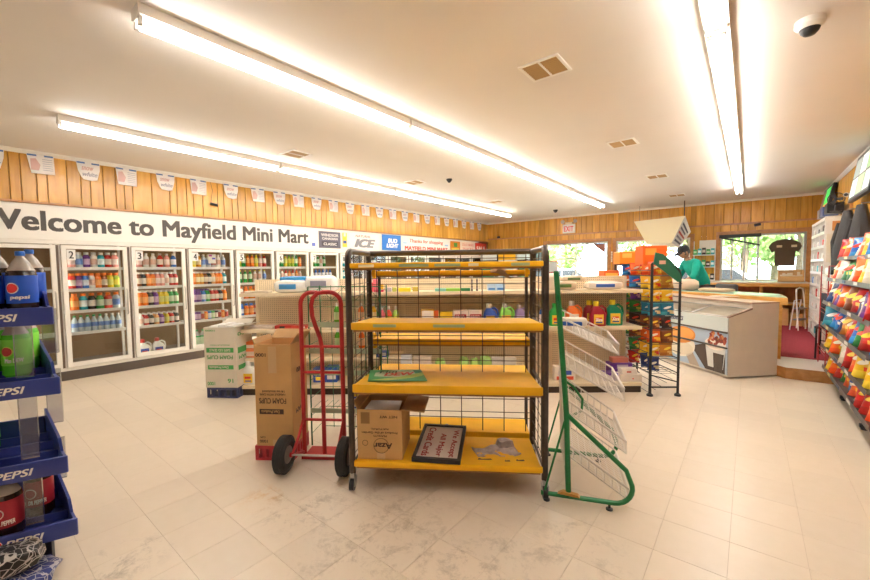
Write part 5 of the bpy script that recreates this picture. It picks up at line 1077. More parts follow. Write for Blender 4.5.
tag(MB().prism([(0, 0), (.4, .03), (.36, .24), (.05, .2)], (-.50, 7.45, 0.987), (1, 0, 0), (0, 1, 0), (0, 0, 1), .004, P('e6ddd0')).build('paper_sheet', smooth=False), 'loose white paper lying on the rear ledge of the freezer', 'paper')
# ------------------------------------------------------------------ platform, counters
CARPET = mat('red_carpet', (0.36, 0.032, 0.05), 0.95, var=0.25, vs=40, bump=0.4)
pf = struct('floor_raised', MB().prism([(.40, 6.72), (1.25, 6.72), (1.25, 12), (-2.3, 12), (-2.3, 9.55), (-1.0, 8.35)], (0, 0, 0.001), (1, 0, 0), (0, 1, 0), (0, 0, 1), .144, WOODTRIM), 'raised floor behind the counter with wooden step edge', 'floor')
MB().prism([(.40, 6.715), (1.245, 6.715), (1.245, 7.47), (-.30, 7.47)], (0, 0, .1455), (1, 0, 0), (0, 1, 0), (0, 0, 1), .003, mat('step_vinyl', (0.74, 0.70, 0.64), 0.35)).build('step_sheet', pf, smooth=False)
MB().prism([(-.30, 7.472), (1.245, 7.472), (1.245, 11.99), (-2.29, 11.99), (-2.29, 9.56), (-1.0, 8.37)], (0, 0, .1455), (1, 0, 0), (0, 1, 0), (0, 0, 1), .006, CARPET).build('carpet', pf, smooth=False)
CA = R(142); C0 = Vector((.42, 7.11, 0))
ct = thing('service_counter', 'wood edged service counter with pale green top behind the freezer', 'counter', C0, CA)
ci = lambda x0, x1, y0: [(x0, 0 - y0), (x1, 0 - y0), (x1, -.60 + y0), (x0 + .50, -.60 + y0)]
MB().prism(ci(0, 2.9, 0), (0, 0, .92), (1, 0, 0), (0, 1, 0), (0, 0, 1), .095, OAK).build('edge', ct, smooth=False); MB().prism(ci(.03, 2.88, .02), (0, 0, 1.0155), (1, 0, 0), (0, 1, 0), (0, 0, 1), .0125, P('b4d0c0', .2)).build('top', ct, smooth=False)
MB().prism(ci(.10, 2.86, .05), (0, 0, .153), (1, 0, 0), (0, 1, 0), (0, 0, 1), .766, OAK).build('body', ct, smooth=False)
def cp(x, y, z): return (C0.x + x * math.cos(CA) - y * math.sin(CA), C0.y + x * math.sin(CA) + y * math.cos(CA), z)
soft('paper_sack', 'big beige crumpled paper sack on the counter before the cashier', 'sack', cp(1.95, -.22, 1.0285), CA, .62, .32, .20, P('c8b29c', .7), None, 31)
soft('paper_sack', 'flat pile of beige papers on the counter right of the sack', 'papers', cp(1.28, -.26, 1.0285), CA, .55, .28, .06, P('b8a284', .7), None, 32)
bc = thing('back_counter', 'long wooden counter under the back window', 'counter', (0, 0, 0))
MB().rbox(-2.2, .98, 11.15, 11.95, .99, 1.07, OAK, .006).build('apron', bc); MB().box(-2.2, .98, 11.14, 11.95, 1.0705, 1.095, P('cfc8bc', .25)).build('top', bc, smooth=False)
for x in (-2.15, -1.0, .22, .95): MB().box(x - .025, x + .025, 11.2, 11.9, .152, .99, OAK).build('support', bc, smooth=False)
MB().box(.245, .925, 11.25, 11.9, .60, .625, OAK).build('lower_shelf', bc, smooth=False); MB().box(-2.1, .95, 11.88, 11.9, .152, .99, WOODTRIM).build('back_board', bc, smooth=False)
for k in range(3): obj_box('storage_box', '%s brown box on the carpet under the back counter' % ('left', 'middle', 'right')[k], 'box', (.28 + k * .22, 11.32, .152), 0, .19, .3, (.30, .36, .27)[k], CARD, ())
for k in range(3): MB()
obj_box('paper_pile', 'pile of papers on the shelf under the back counter', 'papers', (.30, 11.3, .6255), 0, .3, .25, .07, P('d8d4cc'), ())
# step stool
st = thing('step_stool', 'folded white metal step stool leaning by the white product rack', 'stool', (.86, 10.75, .152), R(70))
MB().tube([(-.2, 0, 0), (-.2, .05, .7), (-.17, .06, .82), (0, .06, .85), (.17, .06, .82), (.2, .05, .7), (.2, 0, 0)], .013, WHITEP, 8).build('front_frame', st)
MB().tube([(-.18, .14, 0), (-.18, .08, .6), (.18, .08, .6), (.18, .14, 0)], .011, WHITEP, 8).build('rear_frame', st)
for z in (.2, .42): MB().box(-.18, .18, -.02, .10, z, z + .02, P('8a8a88')).build('tread', st, smooth=False)
# office chair
oc = thing('office_chair', 'dark grey padded office chair behind the service counter', 'chair', (-.18, 9.75, .152), R(128))
MB().rbox(-.27, .27, .16, .25, .50, .955, DKGREY, .04, 3).build('backrest', oc); MB().rbox(-.25, .25, -.28, .2, .40, .48, DKGREY, .03, 3).build('seat', oc); MB().tube([(0, 0, .08), (0, 0, .40)], .025, BLACK, 10).build('column', oc); MB().box(-.04, .04, .1, .22, .38, .6, BLACK).build('back_bracket', oc, smooth=False)
for k in range(5):
    a_ = k * 2 * math.pi / 5; MB().tube([(0, 0, .09), (.27 * math.cos(a_), .27 * math.sin(a_), .06)], .018, BLACK, 6).build('leg', oc); MB().tube([(.27 * math.cos(a_) - .015, .27 * math.sin(a_), .027), (.27 * math.cos(a_) + .015, .27 * math.sin(a_), .027)], .027, BLACK, 10).build('caster', oc)
# brochure holder on back counter
bh = thing('brochure_holder', 'brown cardboard holder full of folded papers on the back counter', 'holder', (.50, 11.45, 1.0955), 0)
MB().box(0, .42, 0, .2, 0, .02, CARD).box(0, .42, .18, .2, 0, .26, CARD).box(0, .42, 0, .02, 0, .12, CARD).box(0, .015, .02, .18, .02, .24, CARD).box(.405, .42, .02, .18, .02, .24, CARD).build('tray', bh, smooth=False)
rs = random.Random(3)
for k in range(9): 
    x = .03 + k * .04; z = .13 + rs.uniform(0, .1); MB().box(x, x + .05, .05 + k % 3 * .03, .06 + k % 3 * .03, .02, z, P('e8dcc4')).build('folded_paper', bh, smooth=False)
# wall shelf left of the window
ws = thing('wall_shelf', 'white wall shelf with packets left of the back window', 'shelf', (-1.12, 11.78, 0))
for z in (1.10, 1.42, 1.72): MB().box(0, .46, 0, .2, z, z + .02, WHITEP).build('shelf', ws, smooth=False)
for x in (0, .44): MB().box(x, x + .02, .17, .2, 1.08, 2.08, WHITEP).build('bracket', ws, smooth=False)
MB().box(.12, .46, .185, .195, 1.78, 2.1, P('e8e4da')).build('backboard', ws, smooth=False)
for q, (z, cs) in enumerate(((1.12, 'aywyk'), (1.44, 'bkgkt'), (1.74, 'gtkgt'))):
    for k, c in enumerate(cs): obj_box('product_packet', '%s packet, %s from left, %s wall shelf beside the back window' % (HUE[c][0], ORD[k], ('lowest', 'middle', 'top')[q]), 'packet', (-1.11 + k * .09, 11.80, z + .0005), 0, .075, .08, .13 + .02 * (k % 3), P(HUE[c][1]), ((.1, .3, .9, .7, P(LBL[c])),), 'packets on the wall shelf')
# camera and wire above window
t = thing('wall_camera', 'small black camera above the wide back window', 'camera', (.12, YB - .03, 2.40)); MB().tube([(0, .03, .05), (0, 0, .02)], .012, BLACK, 8).build('bracket', t); MB().tube([(-.05, -.02, 0), (.06, -.05, .02)], .032, BLACK, 10).build('body', t)
t = thing('wall_sensor', 'tiny black sensor on the dark wall rail near the back corner', 'sensor', (-6.75, YB - .03, 2.485)); MB().rbox(-.05, .05, -.05, 0, 0, .06, BLACK, .01).build('body', t); MB().tube([(0, -.05, .03), (0, -.07, .03)], .018, DKGREY, 8).build('lens', t)
# exit sign
ex = thing('exit_sign', 'white exit sign with red letters and two lamp heads above the doors', 'sign', (-4.32, YB - .012, 2.50))
MB().rbox(-.19, .19, -.06, 0, 0, .27, SIGNW, .008).build('box', ex)
letters(ex, 'EXIT', (-.145, -.0605, .05), (1, 0, 0), (0, 0, 1), .29, .16, P('d8202c'), .02)
MB().rbox(-.11, .11, -.06, 0, .272, .33, P('d8c8a0'), .008).build('battery_box', ex)
for sx in (-1, 1): 
    h_ = MB().lathe([(.03, -.05), (.055, -.02), (.06, .0)], P('a8a498'), 14); h_.xf(Matrix.Translation((sx * .19, -.05, .35)) @ Matrix.Rotation(R(90), 4, 'X')); h_.build('lamp_head', ex)
# hanging cream fixture
hg = thing('hanging_display', 'cream wedge-shaped sign box hanging from the ceiling by the cashier', 'sign', (-1.74, 11.22, 1.975), R(-12)); HS = 0.70
CRM = mat('cream_board', (0.72, 0.63, 0.40), 0.5)
V = [(-.95, 0, .76), (.75, 0, .78), (.35, 0, .06), (-.50, 0, .09), (-.85, .42, .52), (.80, .42, .36), (.45, .42, -.06), (-.40, .42, 0)]; V = [(x * HS, y * HS, z * HS * 1.25) for x, y, z in V]
MB().add(V, [(3, 2, 1, 0), (4, 5, 6, 7), (0, 1, 5, 4), (3, 7, 6, 2), (0, 4, 7, 3)], CRM).add(V, [(1, 2, 6, 5)], P('dcdcd8')).build('box', hg, smooth=False)
MB().add([(x * HS, y * HS, z * HS * 1.25) for x, y, z in ((-.95, -.001, .76), (.75, -.001, .78), (.70, -.008, .69), (-.89, -.008, .67))], [(3, 2, 1, 0)], CRM).build('fascia', hg, smooth=False)
vv = [Vector(V[i]) for i in (2, 1, 5, 6)]; un_ = (vv[1] - vv[0]).cross(vv[3] - vv[0]).normalized(); un_ = -un_ if un_.x < 0 else un_
for k in range(5):
    f0, f1 = .12 + k * .16, .20 + k * .16; mm = (P('5a5c64'), P('8a8c94'), P('b05048'), P('6a6c74'), P('4a4c54'))[k]
    a_ = vv[0].lerp(vv[1], f0); b_ = vv[3].lerp(vv[2], f0); c_ = vv[0].lerp(vv[1], f1); d_ = vv[3].lerp(vv[2], f1)
    MB().add([a_.lerp(b_, .12) + un_ * .002, a_.lerp(b_, .85 - .1 * (k % 2)) + un_ * .002, c_.lerp(d_, .85 - .1 * (k % 2)) + un_ * .002, c_.lerp(d_, .12) + un_ * .002], [(0, 1, 2, 3)], mm).build('print_line', hg, smooth=False)
for x, zt in ((.48, .66), (-.56, .65)): MB().tube([(x, .08, zt - .03), (x, .08, ZC - 1.975)], .004 if x < 0 else .012, BLACK, 6).build('hanger', hg)
# ------------------------------------------------------------------ upright coolers at the back left
for k in range(3):
    x = -7.1 + k * .68; uc = thing('upright_cooler', 'upright glass-door drinks cooler, %s of three along the back wall' % ORD[k], 'cooler', (x, 11.25, 0), 0, 'upright coolers')
    MB().box(0, .64, .1, .68, 0.0, 1.95, P(('2c2c30', 'c8ccd0', '2a3a4c')[k])).build('cabinet', uc, smooth=False)
    MB().box(.02, .62, .06, .1, 1.72, 1.93, P(('d8e4ea', 'e8b82c', 'd4e6ee')[k])).build('header', uc, smooth=False)
    q = MB()
    for a in ((.02, .62, .2, .25), (.02, .62, 1.65, 1.70), (.02, .07, .25, 1.65), (.57, .62, .25, 1.65)): q.box(a[0], a[1], .06, .1, a[2], a[3], WHITEP if k == 1 else DKGREY)
    q.build('door_frame', uc, smooth=False); MB().box(.07, .57, .085, .098, .25, 1.65, P(('2f8a6c', 'a8d0d8', '3c9c78')[k], .15)).build('door_pane', uc, smooth=False)
    MB().tube([(.56, .04, .8), (.56, .04, 1.3)], .012, STEEL, 6).build('handle', uc)
# ------------------------------------------------------------------ person behind the counter
def skin_mesh(name, parent, verts, edges, radii, m, root=0, sub=2):
    me = bpy.data.meshes.new(name); me.from_pydata(verts, edges, []); me.materials.append(m)
    o = link(name, me, parent); sk = o.modifiers.new('skin', 'SKIN'); sk.use_smooth_shade = True
    lay = me.skin_vertices[0].data
    for i, r_ in enumerate(radii): lay[i].radius = (r_, r_) if not isinstance(r_, tuple) else r_
    for i in range(len(verts)): lay[i].use_root = (i == root)
    sb = o.modifiers.new('sub', 'SUBSURF'); sb.levels = sub; sb.render_levels = sub
    return o
# local frame: +x the way the person faces, +y to the person's left, feet at z 0
pe = thing('person', 'person in a teal shirt and black cap leaning over the counter', 'person', (-.80, 8.98, .152), R(218.7))
SKN = mat('skin', (0.30, 0.15, 0.085), 0.5); TEAL = mat('teal_shirt', (0.0, 0.36, 0.27), 0.8, var=0.12, vs=14, bump=0.3); NVY = mat('trousers', (0.05, 0.055, 0.08), 0.85)
bv = [(-.14, 0, .88), (-.12, 0, 1.02), (-.03, 0, 1.18), (.08, 0, 1.34), (.13, 0, 1.42), (.19, 0, 1.48),
      (-.13, .10, .84), (-.10, .11, .46), (-.15, .11, .07), (-.02, .12, .035), (-.13, -.10, .84), (-.10, -.11, .46), (-.15, -.11, .07), (-.02, -.12, .035),
      (.09, .18, 1.36), (.17, .23, 1.12), (.36, .15, 1.00), (.43, .12, .98), (.09, -.18, 1.36), (.17, -.23, 1.12), (.36, -.15, 1.00), (.43, -.12, .98)]
be = [(0, 1), (1, 2), (2, 3), (3, 4), (4, 5), (0, 6), (6, 7), (7, 8), (8, 9), (0, 10), (10, 11), (11, 12), (12, 13), (3, 14), (14, 15), (15, 16), (16, 17), (3, 18), (18, 19), (19, 20), (20, 21)]
br = [.12, .12, .12, .12, .055, .05, .09, .06, .045, .035, .09, .06, .045, .035, .06, .045, .033, .034, .06, .045, .033, .034]
skin_mesh('body', pe, bv, be, br, SKN)
skin_mesh('shirt', pe, [bv[i] for i in (0, 1, 2, 3, 4)] + [bv[14], bv[15], (.24, .20, 1.07), bv[18], bv[19], (.24, -.20, 1.07)], [(0, 1), (1, 2), (2, 3), (3, 4), (3, 5), (5, 6), (6, 7), (3, 8), (8, 9), (9, 10)], [.15, .15, .155, .15, .075, .085, .07, .062, .085, .07, .062], TEAL)
skin_mesh('trousers', pe, [bv[0], bv[6], bv[7], (-.14, .11, .12), bv[10], bv[11], (-.14, -.11, .12)], [(0, 1), (1, 2), (2, 3), (0, 4), (4, 5), (5, 6)], [.135, .11, .08, .065, .11, .08, .065], NVY)
hd_ = MB(); bm = bmesh.new(); bmesh.ops.create_uvsphere(bm, u_segments=20, v_segments=14, radius=1)
for v in bm.verts:
    x, y, z = v.co; fr_ = max(0, x)
    v.co = Vector((x * .098 * (1 - .12 * max(0, -z)) + (.02 * fr_ if -.25 < z < .05 and abs(y) < .25 else 0) + (.012 * fr_ if -.85 < z < -.4 else 0), y * .078 * (1 - .25 * max(0, -z)), z * .118))
hd_.bm(bm, SKN); HM = Matrix.Translation((.235, 0, 1.565)) @ Matrix.Rotation(R(22), 4, 'Y'); hd_.xf(HM); ho = hd_.build('head', pe)
for sy in (-1, 1):
    MB().lathe([(.004, -.03), (.014, -.02), (.016, .01), (.008, .028)], SKN, 8).xf(HM @ Matrix.Translation((-.005, sy * .078, -.005))).build('ear', ho)
    MB().lathe([(.003, -.009), (.009, -.004), (.009, .004), (.003, .009)], P('e8e0d8'), 8).xf(HM @ Matrix.Translation((.087, sy * .032, .012))).build('eye', ho)
MB().tube([(.094, 0, .02), (.118, 0, -.03), (.10, 0, -.035)], [.008, .014, .01], SKN, 8).xf(HM).build('nose', ho)
MB().tube([(.092, -.024, -.064), (.101, 0, -.062), (.092, .024, -.064)], .006, P('6a3028'), 6).xf(HM).build('mouth', ho)
hr = MB().lathe([(.095, -.045), (.1, 0), (.1, .05), (.09, .08)], mat('hair', (.05, .045, .04), .8), 18).xf(HM @ Matrix.Translation((-.018, 0, .01)) @ Matrix.Diagonal((1, .84, 1, 1))); hr.build('hair', ho)
cpm = MB().lathe([(.108, .03), (.11, .06), (.1, .10), (.07, .128), (.02, .14)], mat('cap_black', (.015, .015, .018), .8), 20).xf(HM @ Matrix.Translation((-.005, 0, 0)) @ Matrix.Diagonal((1, .84, 1, 1)))
cpo = cpm.build('cap', pe)
MB().prism([(.07, -.075), (.13, -.068), (.175, -.04), (.185, 0), (.175, .04), (.13, .068), (.07, .075)], (0, 0, .028), (1, 0, -.15), (0, 1, 0), (0, 0, 1), .022, MATS['cap_black']).xf(HM).build('cap_peak', cpo)
for sy in (-1, 1):
    for f_ in range(4):
        y = sy * .12 + (f_ - 1.5) * .019; L_ = (.075, .085, .08, .065)[f_]
        MB().tube([(.44, y, .975), (.44 + L_ * .5, y, .968), (.44 + L_ * .9, y, .945)], [.010, .009, .007], SKN, 6).build('finger', pe)
    MB().tube([(.415, sy * .12 - sy * .03, .975), (.44, sy * .12 - sy * .055, .968), (.47, sy * .12 - sy * .06, .955)], [.011, .010, .008], SKN, 6).build('thumb', pe)
# ------------------------------------------------------------------ right wall: screens, coats, camera, trim
def screen(lab, y0, y1, z0, z1, tilt, blocks, base):
    r = thing('wall_screen', lab, 'screen', (XR - .012, (y0 + y1) / 2, z1)); r.rotation_euler = (0, R(tilt), 0); w = (y1 - y0) / 2; h = z1 - z0
    MB().rbox(-.06, -.01, -w, w, -h, 0, BLACK, .006).build('case', r)
    MB().box(-.062, -.0601, -w + .03, w - .03, -h + .03, -.03, base).build('display', r, smooth=False)
    for a, b_, c, d, m in blocks: MB().box(-.0635, -.0621, w - .03 - c * (2 * w - .06), w - .03 - a * (2 * w - .06), -h + .03 + b_ * (h - .06), -h + .03 + d * (h - .06), m).build('display_area', r, smooth=False)
    MB().box(-.01, .0, -.1, .1, -h * .7, -h * .3, BLACK).build('bracket', r, smooth=False)
def scr(h, e): return mat('screen_' + h, C(h), .3, emit=e)
screen('menu screen with green and orange panels high on the right wall', 10.35, 11.45, 2.50, 2.97, 10, ((.42, .2, .9, .95, scr('2fae4a', 1.4)), (.42, .04, .9, .18, scr('e88a2c', 1.2)), (.04, .2, .38, .9, scr('6a4434', .6))), scr('3a3434', .4))
screen('security screen with grey camera views high on the right wall', 7.0, 8.28, 2.34, 2.97, 8, tuple((.03 + i * .33, .04 + j * .48, .33 + i * .33, .48 + j * .48, scr(('c8d0cc', '9ab08c', 'b8bcb8', '8a9490', 'd0d4cc', '7c9a70')[i + 3 * j], .8)) for i in range(3) for j in range(2)), scr('404444', .3))
t = thing('wall_camera', 'white and black camera on the right wall between the screens', 'camera', (XR - .01, 8.93, 2.56)); MB().tube([(0, 0, 0), (-.06, 0, -.01)], .015, WHITEP, 8).build('bracket', t); MB().tube([(-.06, .06, .0), (-.09, -.07, -.01)], .034, P('b8b0a8'), 10).build('body', t); MB().tube([(-.09, -.07, -.01), (-.091, -.075, -.0105)], .024, BLACK, 10).build('lens', t)
struct('trim_6', MB().box(XR - .04, XR - .008, 8.93, 9.05, .16, 2.34, WOODTRIM).box(XR - .04, XR - .008, 8.93, 10.6, 2.34, 2.44, WOODTRIM), 'stained door casing on the right plank wall', 'trim')
pfm = thing('picture_frame', 'grey framed picture on the right wall above the product rack', 'picture', (XR - .03, 9.2, 1.95)); MB().box(0, .02, 0, .5, 0, .5, P('5a5654')).build('frame', pfm, smooth=False); MB().box(-.002, 0, .05, .2, .05, .45, P('8c4a34')).build('left_photo', pfm, smooth=False); MB().box(-.002, 0, .25, .45, .05, .45, P('c8c4bc')).build('right_photo', pfm, smooth=False)
def coat(lab, y, w, zt, zb, m, seed):
    r = thing('coat', lab, 'coat', (XR - .085, y, 0)); rs = random.Random(seed); b = MB(); n = 24; rows = 9; vs = []; fs = []
    for j in range(rows):
        f_ = j / (rows - 1); z = zt + (zb - zt) * f_; hw = w * (.22 + .78 * min(1, f_ * 2.2) ** .7) / 2; dp = .05 + .09 * min(1, f_ * 1.6)
        for i in range(n):
            a = 2 * math.pi * i / n; k_ = 1 + .14 * math.sin(a * 7 + j * .3 + seed) * f_; vs.append((-.10 - math.cos(a) * dp * k_ * .9, math.sin(a) * hw * k_, z))
    for j in range(rows - 1):
        for i in range(n): fs.append((j * n + i, j * n + (i + 1) % n, (j + 1) * n + (i + 1) % n, (j + 1) * n + i))
    fs.append(tuple(range(n))); fs.append(tuple(range(rows * n - 1, (rows - 1) * n - 1, -1)))
    b.add(vs, fs, m).build('cloth', r); MB().tube([(.07, 0, zt + .02), (-.1, 0, zt + .02), (-.1, 0, zt)], .008, STEEL, 6).build('hook', r)
    MB().tube([(-.13, w * .30, zt - .16), (-.17, w * .42, (zt + zb) / 2), (-.16, w * .40, zb + .1)], [.05, .055, .05], m, 8).build('sleeve', r)
COATM = mat('coat_black', (.030, .027, .028), .85, bump=.3, vs=20)
coat('black coat hanging on the right wall, nearer one', 7.12, .70, 2.20, 1.30, COATM, 1)
coat('black coat hanging on the right wall, further one', 8.0, .80, 2.22, 1.38, COATM, 2)
# ------------------------------------------------------------------ white product rack along the right wall
pr = thing('product_rack', 'tall white rack of small packs along the right wall', 'rack', (.93, 8.84, .152))
PRL, PRH = 1.7, 2.08
MB().box(.26, .272, 0, PRL, 0, PRH, WHITEP).box(0.0, .26, 0, .02, 0, PRH, WHITEP).box(0.0, .26, PRL - .02, PRL, 0, PRH, WHITEP).box(.02, .26, .02, PRL - .02, 0, .06, WHITEP).build('body', pr, smooth=False)
for y in (.57, 1.13): MB().box(0.0, .26, y - .01, y + .01, .06, PRH, WHITEP).build('divider', pr, smooth=False)
NSH = 9
for k in range(NSH + 1):
    MB().box(0.005, .26, .02, PRL - .02, .06 + k * .22, .075 + k * .22, WHITEP).build('shelf', pr, smooth=False)
    MB().box(-.004, .004, .02, PRL - .02, .045 + k * .22, .09 + k * .22, P('dcd8d0')).build('price_strip', pr, smooth=False)
rs = random.Random(9); PC = 'wwbgktwsrwbw'
for k in range(NSH):
    for i in range(6):
        c = PC[rs.randrange(len(PC))]; y = 8.84 + (.07, .30, .63, .86, 1.19, 1.44)[i]; hgt = rs.uniform(.09, .15)
        if abs(y - 8.84 - .57) < .09 and False: continue
        obj_box('product_pack', '%s pack, %s from the near end, %s shelf up of the white product rack' % (HUE[c][0], ORD[i], ORD[k]), 'pack', (.945, y + .02, .152 + .0755 + k * .22), 0, .09, rs.uniform(.07, .12), hgt, P(HUE[c][1]), ((.1, .2, .9, .7, P(LBL[c])),), 'packs on the white product rack')
cbt = thing('white_cabinet', 'low white cabinet at the near end of the product rack', 'cabinet', (.90, 8.10, .152))
MB().box(0, .325, .0, .70, 0, 1.13, WHITEP).build('body', cbt, smooth=False); MB().box(-.01, .33, -.01, .71, 1.13, 1.16, P('dcd6cc')).build('top', cbt, smooth=False)
for z in (.05, .40, .75): 
    q = MB().box(-.012, 0, .03, .67, z, z + .32, P('e0dad0')).build('drawer', cbt, smooth=False); MB().box(-.03, -.012, .28, .42, z + .24, z + .26, STEEL).build('handle', q, smooth=False)
def on_cab(nm, lab, cat, y, w, d, h, m, pr_=()): return obj_box(nm, lab, cat, (.94, y, 1.3125), 0, d, w, h, m, pr_)
on_cab('card_reader', 'dark card machine on the low white cabinet', 'machine', 8.15, .12, .14, .12, BLACK, ((.2, .4, .8, .8, P('8a9490')),))
bottle('dark_bottle', 'soda', '3a1c18', '8c2c24', '1c1a1a', 'dark red bottle on the low white cabinet', 'bottle', (1.0, 8.38, 1.3125), None, 0, 1.2)
on_cab('paper_stack', 'stack of white papers on the low white cabinet', 'papers', 8.48, .22, .26, .1, P('e4ded4'))
# posters pinned on the near end of the product rack
for k, (x0, x1, z0, z1, h, nm) in enumerate(((0.02, .20, 1.50, 1.95, 'e4dccc', 'large cream'), (.08, .24, 2.0, 2.15, 'c88a4c', 'brown'), (.22, .3, 1.62, 1.9, 'e0c8b0', 'peach'))):
    tag(MB().box(.93 + x0, .93 + x1, 8.826, 8.838, z0, z1, P(h)).build('pinned_sheet', smooth=False), '%s sheet pinned on the near end of the white product rack' % nm, 'sheet')
for k, (y, z, h, nm) in enumerate(((9.1, 2.36, '1c1c20', 'black'), (9.6, 2.36, '4a5a8c', 'slate blue'), (10.0, 2.36, '8c8a88', 'grey'))):
    obj_box('top_box', '%s box on top of the white product rack' % nm, 'box', (.97, y, .152 + PRH + .0755), 0, .2, .3, .16, P(h), ())
t = thing('desk_fan', 'small black desk fan on top of the product rack', 'fan', (1.06, 9.0, 2.312)); MB().lathe([(.07, 0), (.07, .012), (.015, .02), (.012, .10)], BLACK, 14).build('base', t)
q = MB().tube(arc((0, 0, .2), .1, 0, 6.1, 20, (1, 0, 0), (0, 0, 1)), .006, BLACK, 5, True)
for k in range(10): a_ = k * .628; q.tube([(0, -.02, .2), (.1 * math.cos(a_), 0, .2 + .1 * math.sin(a_))], .002, BLACK, 4)
q.build('cage', t)['kind'] = 'stuff'
for k in range(3): a_ = k * 2.09; MB().prism([(0, -.015), (.08, -.03), (.085, .03), (0, .015)], (0, .01, .2), (math.cos(a_), 0, math.sin(a_)), (-math.sin(a_), 0, math.cos(a_)), (0, 1, 0), .004, DKGREY).build('blade', t, smooth=False)
# ------------------------------------------------------------------ chip rack on the right
cr = thing('chip_rack', 'long sloping-shelf chip rack against the right wall', 'rack', (0, 0, 0))
CY0, CY1 = 4.25, 6.62
CSH = [(.73, .24), (.71, .50), (.70, .76), (.71, 1.02), (.74, 1.29), (.82, 1.53)]   # front edge x, z
GREY = P('86807a', .4); 
for y in (4.3, 5.2, 6.1, 6.58): MB().box(1.17, 1.20, y - .02, y + .02, 0, 1.85, P('6a6460')).build('upright', cr, smooth=False)
for y in (5.02, 5.98, 4.4): MB().box(.80, 1.19, y - .02, y + .02, .02, .05, BLACK).lathe([(.022, 0), (.022, .02)], BLACK, 10, (.83, y, 0)).build('foot', cr)
MB().box(.80, 1.18, CY0, CY1, .10, .115, P('6a625c')).build('base_pan', cr, smooth=False)
for k, (x, z) in enumerate(CSH):
    s_ = MB().add([(x, CY0, z), (x, CY1, z), (1.17, CY1, z - .06), (1.17, CY0, z - .06)], [(0, 3, 2, 1)], P('5a5450')); so = s_.build('shelf', cr, smooth=False); so.modifiers.new('s', 'SOLIDIFY').thickness = .008
    MB().add([(x - .012, CY0, z - .018), (x - .012, CY1, z - .018), (x - .004, CY1, z + .022), (x - .004, CY0, z + .022)], [(0, 1, 2, 3), (3, 2, 1, 0)], GREY).build('price_rail', cr, smooth=False)
    for q in range(3): MB().box(x - .014, x - .011, 4.9 + q * .55, 5.05 + q * .55, z - .008, z + .02, P(('e8e4dc', '3c4c6c', 'e8d8a0')[q])).build('price_tag', cr, smooth=False)
CHIP = ['orrwobogroyd', 'ylyorwylolyy', 'brgbroadbbto', 'rpwdrnaoprwd', 'wowyowwggwoy', 'byyobyowbyor']
for k, (x, z) in enumerate(CSH):
    for i, c in enumerate(CHIP[k]):
        y = CY0 + .12 + i * .195
        if y > CY1 - .05: break
        snack_bag(c, '%s chip bag, %s from the near end, %s shelf up of the chip rack' % (BCOL[c][0], ORD[i], ORD[k]), (x + .065, y, z + .004), R(-58) + rnd(-.4, .4), rnd(.18, .215), rnd(.22, .26), .085, R(-20) + rnd(-.12, .12), 'chip bags on the right rack')
        if c in 'yol' or k < 2: snack_bag(CHIP[(k + 1) % 6][i % 11], '%s chip bag, rear row, %s along, %s shelf up of the chip rack' % (BCOL[CHIP[(k + 1) % 6][i % 11]][0], ORD[i], ORD[k]), (x + .175, y + .03, z - .018), R(-66) + rnd(-.2, .2), .19, .245, .07, R(-20), 'chip bags on the right rack')
# red wire end frame and dark chair
rw = thing('red_wire_stand', 'thin red wire stand at the far end of the chip rack', 'stand', (.76, 6.74, .146)); RW_ = mat('red_wire', (.42, .03, .03), .4)
for x in (0, .34):
    MB().tube([(x, 0, .0), (x, 0, 1.30)], .007, RW_, 6).build('post', rw)
for z in (.04, .35, .70, 1.0, 1.30): MB().tube([(0, 0, z), (.34, 0, z)], .006, RW_, 6).build('bar', rw)
for k, z in enumerate((.18, .44, .70, .96)):
    q = MB()
    for i in range(7): q.tube([(.0 + .34 * i / 6, 0, z), (.34 * i / 6, .62, z)], .003, RW_, 4)
    q.tube([(0, 0, z + .05), (0, .62, z + .05)], .005, RW_, 5); q.build('wire_shelf', rw)['kind'] = 'stuff'
    for i, c in enumerate(('oro', 'kmd', 'yby', 'wow')[k]): snack_bag(c, '%s snack bag, %s back on shelf %s of the red wire stand' % (BCOL[c][0], ORD[i], DOORWORD[k]), (.86, 6.83 + i * .19, .146 + z + .006), R(-55) + rnd(-.2, .2), .19, .22, .07, R(-14), 'bags on the red wire stand')
for x in (0, .34): MB().tube([(x, .62, 0), (x, .62, 1.30)], .007, RW_, 6).build('post', rw)
t = thing('stacking_chair', 'dark chair standing on the step behind the chip rack', 'chair', (.98, 7.72, .153), R(-12))
MB().rbox(-.2, .2, .17, .2, .48, .90, mat('chair_dark', (.045, .045, .06), .5), .012).build('backrest', t); MB().rbox(-.21, .21, -.22, .2, .42, .46, MATS['chair_dark'], .015).build('seat', t)
for x in (-.19, .19):
    MB().tube([(x, .2, 0), (x, .19, .9)], .011, BLACK, 8).build('leg', t); MB().tube([(x, -.2, 0), (x, -.19, .43)], .011, BLACK, 8).build('leg', t)
MB().tube([(-.19, .2, .2), (.19, .2, .2)], .008, BLACK, 6).build('stretcher', t)
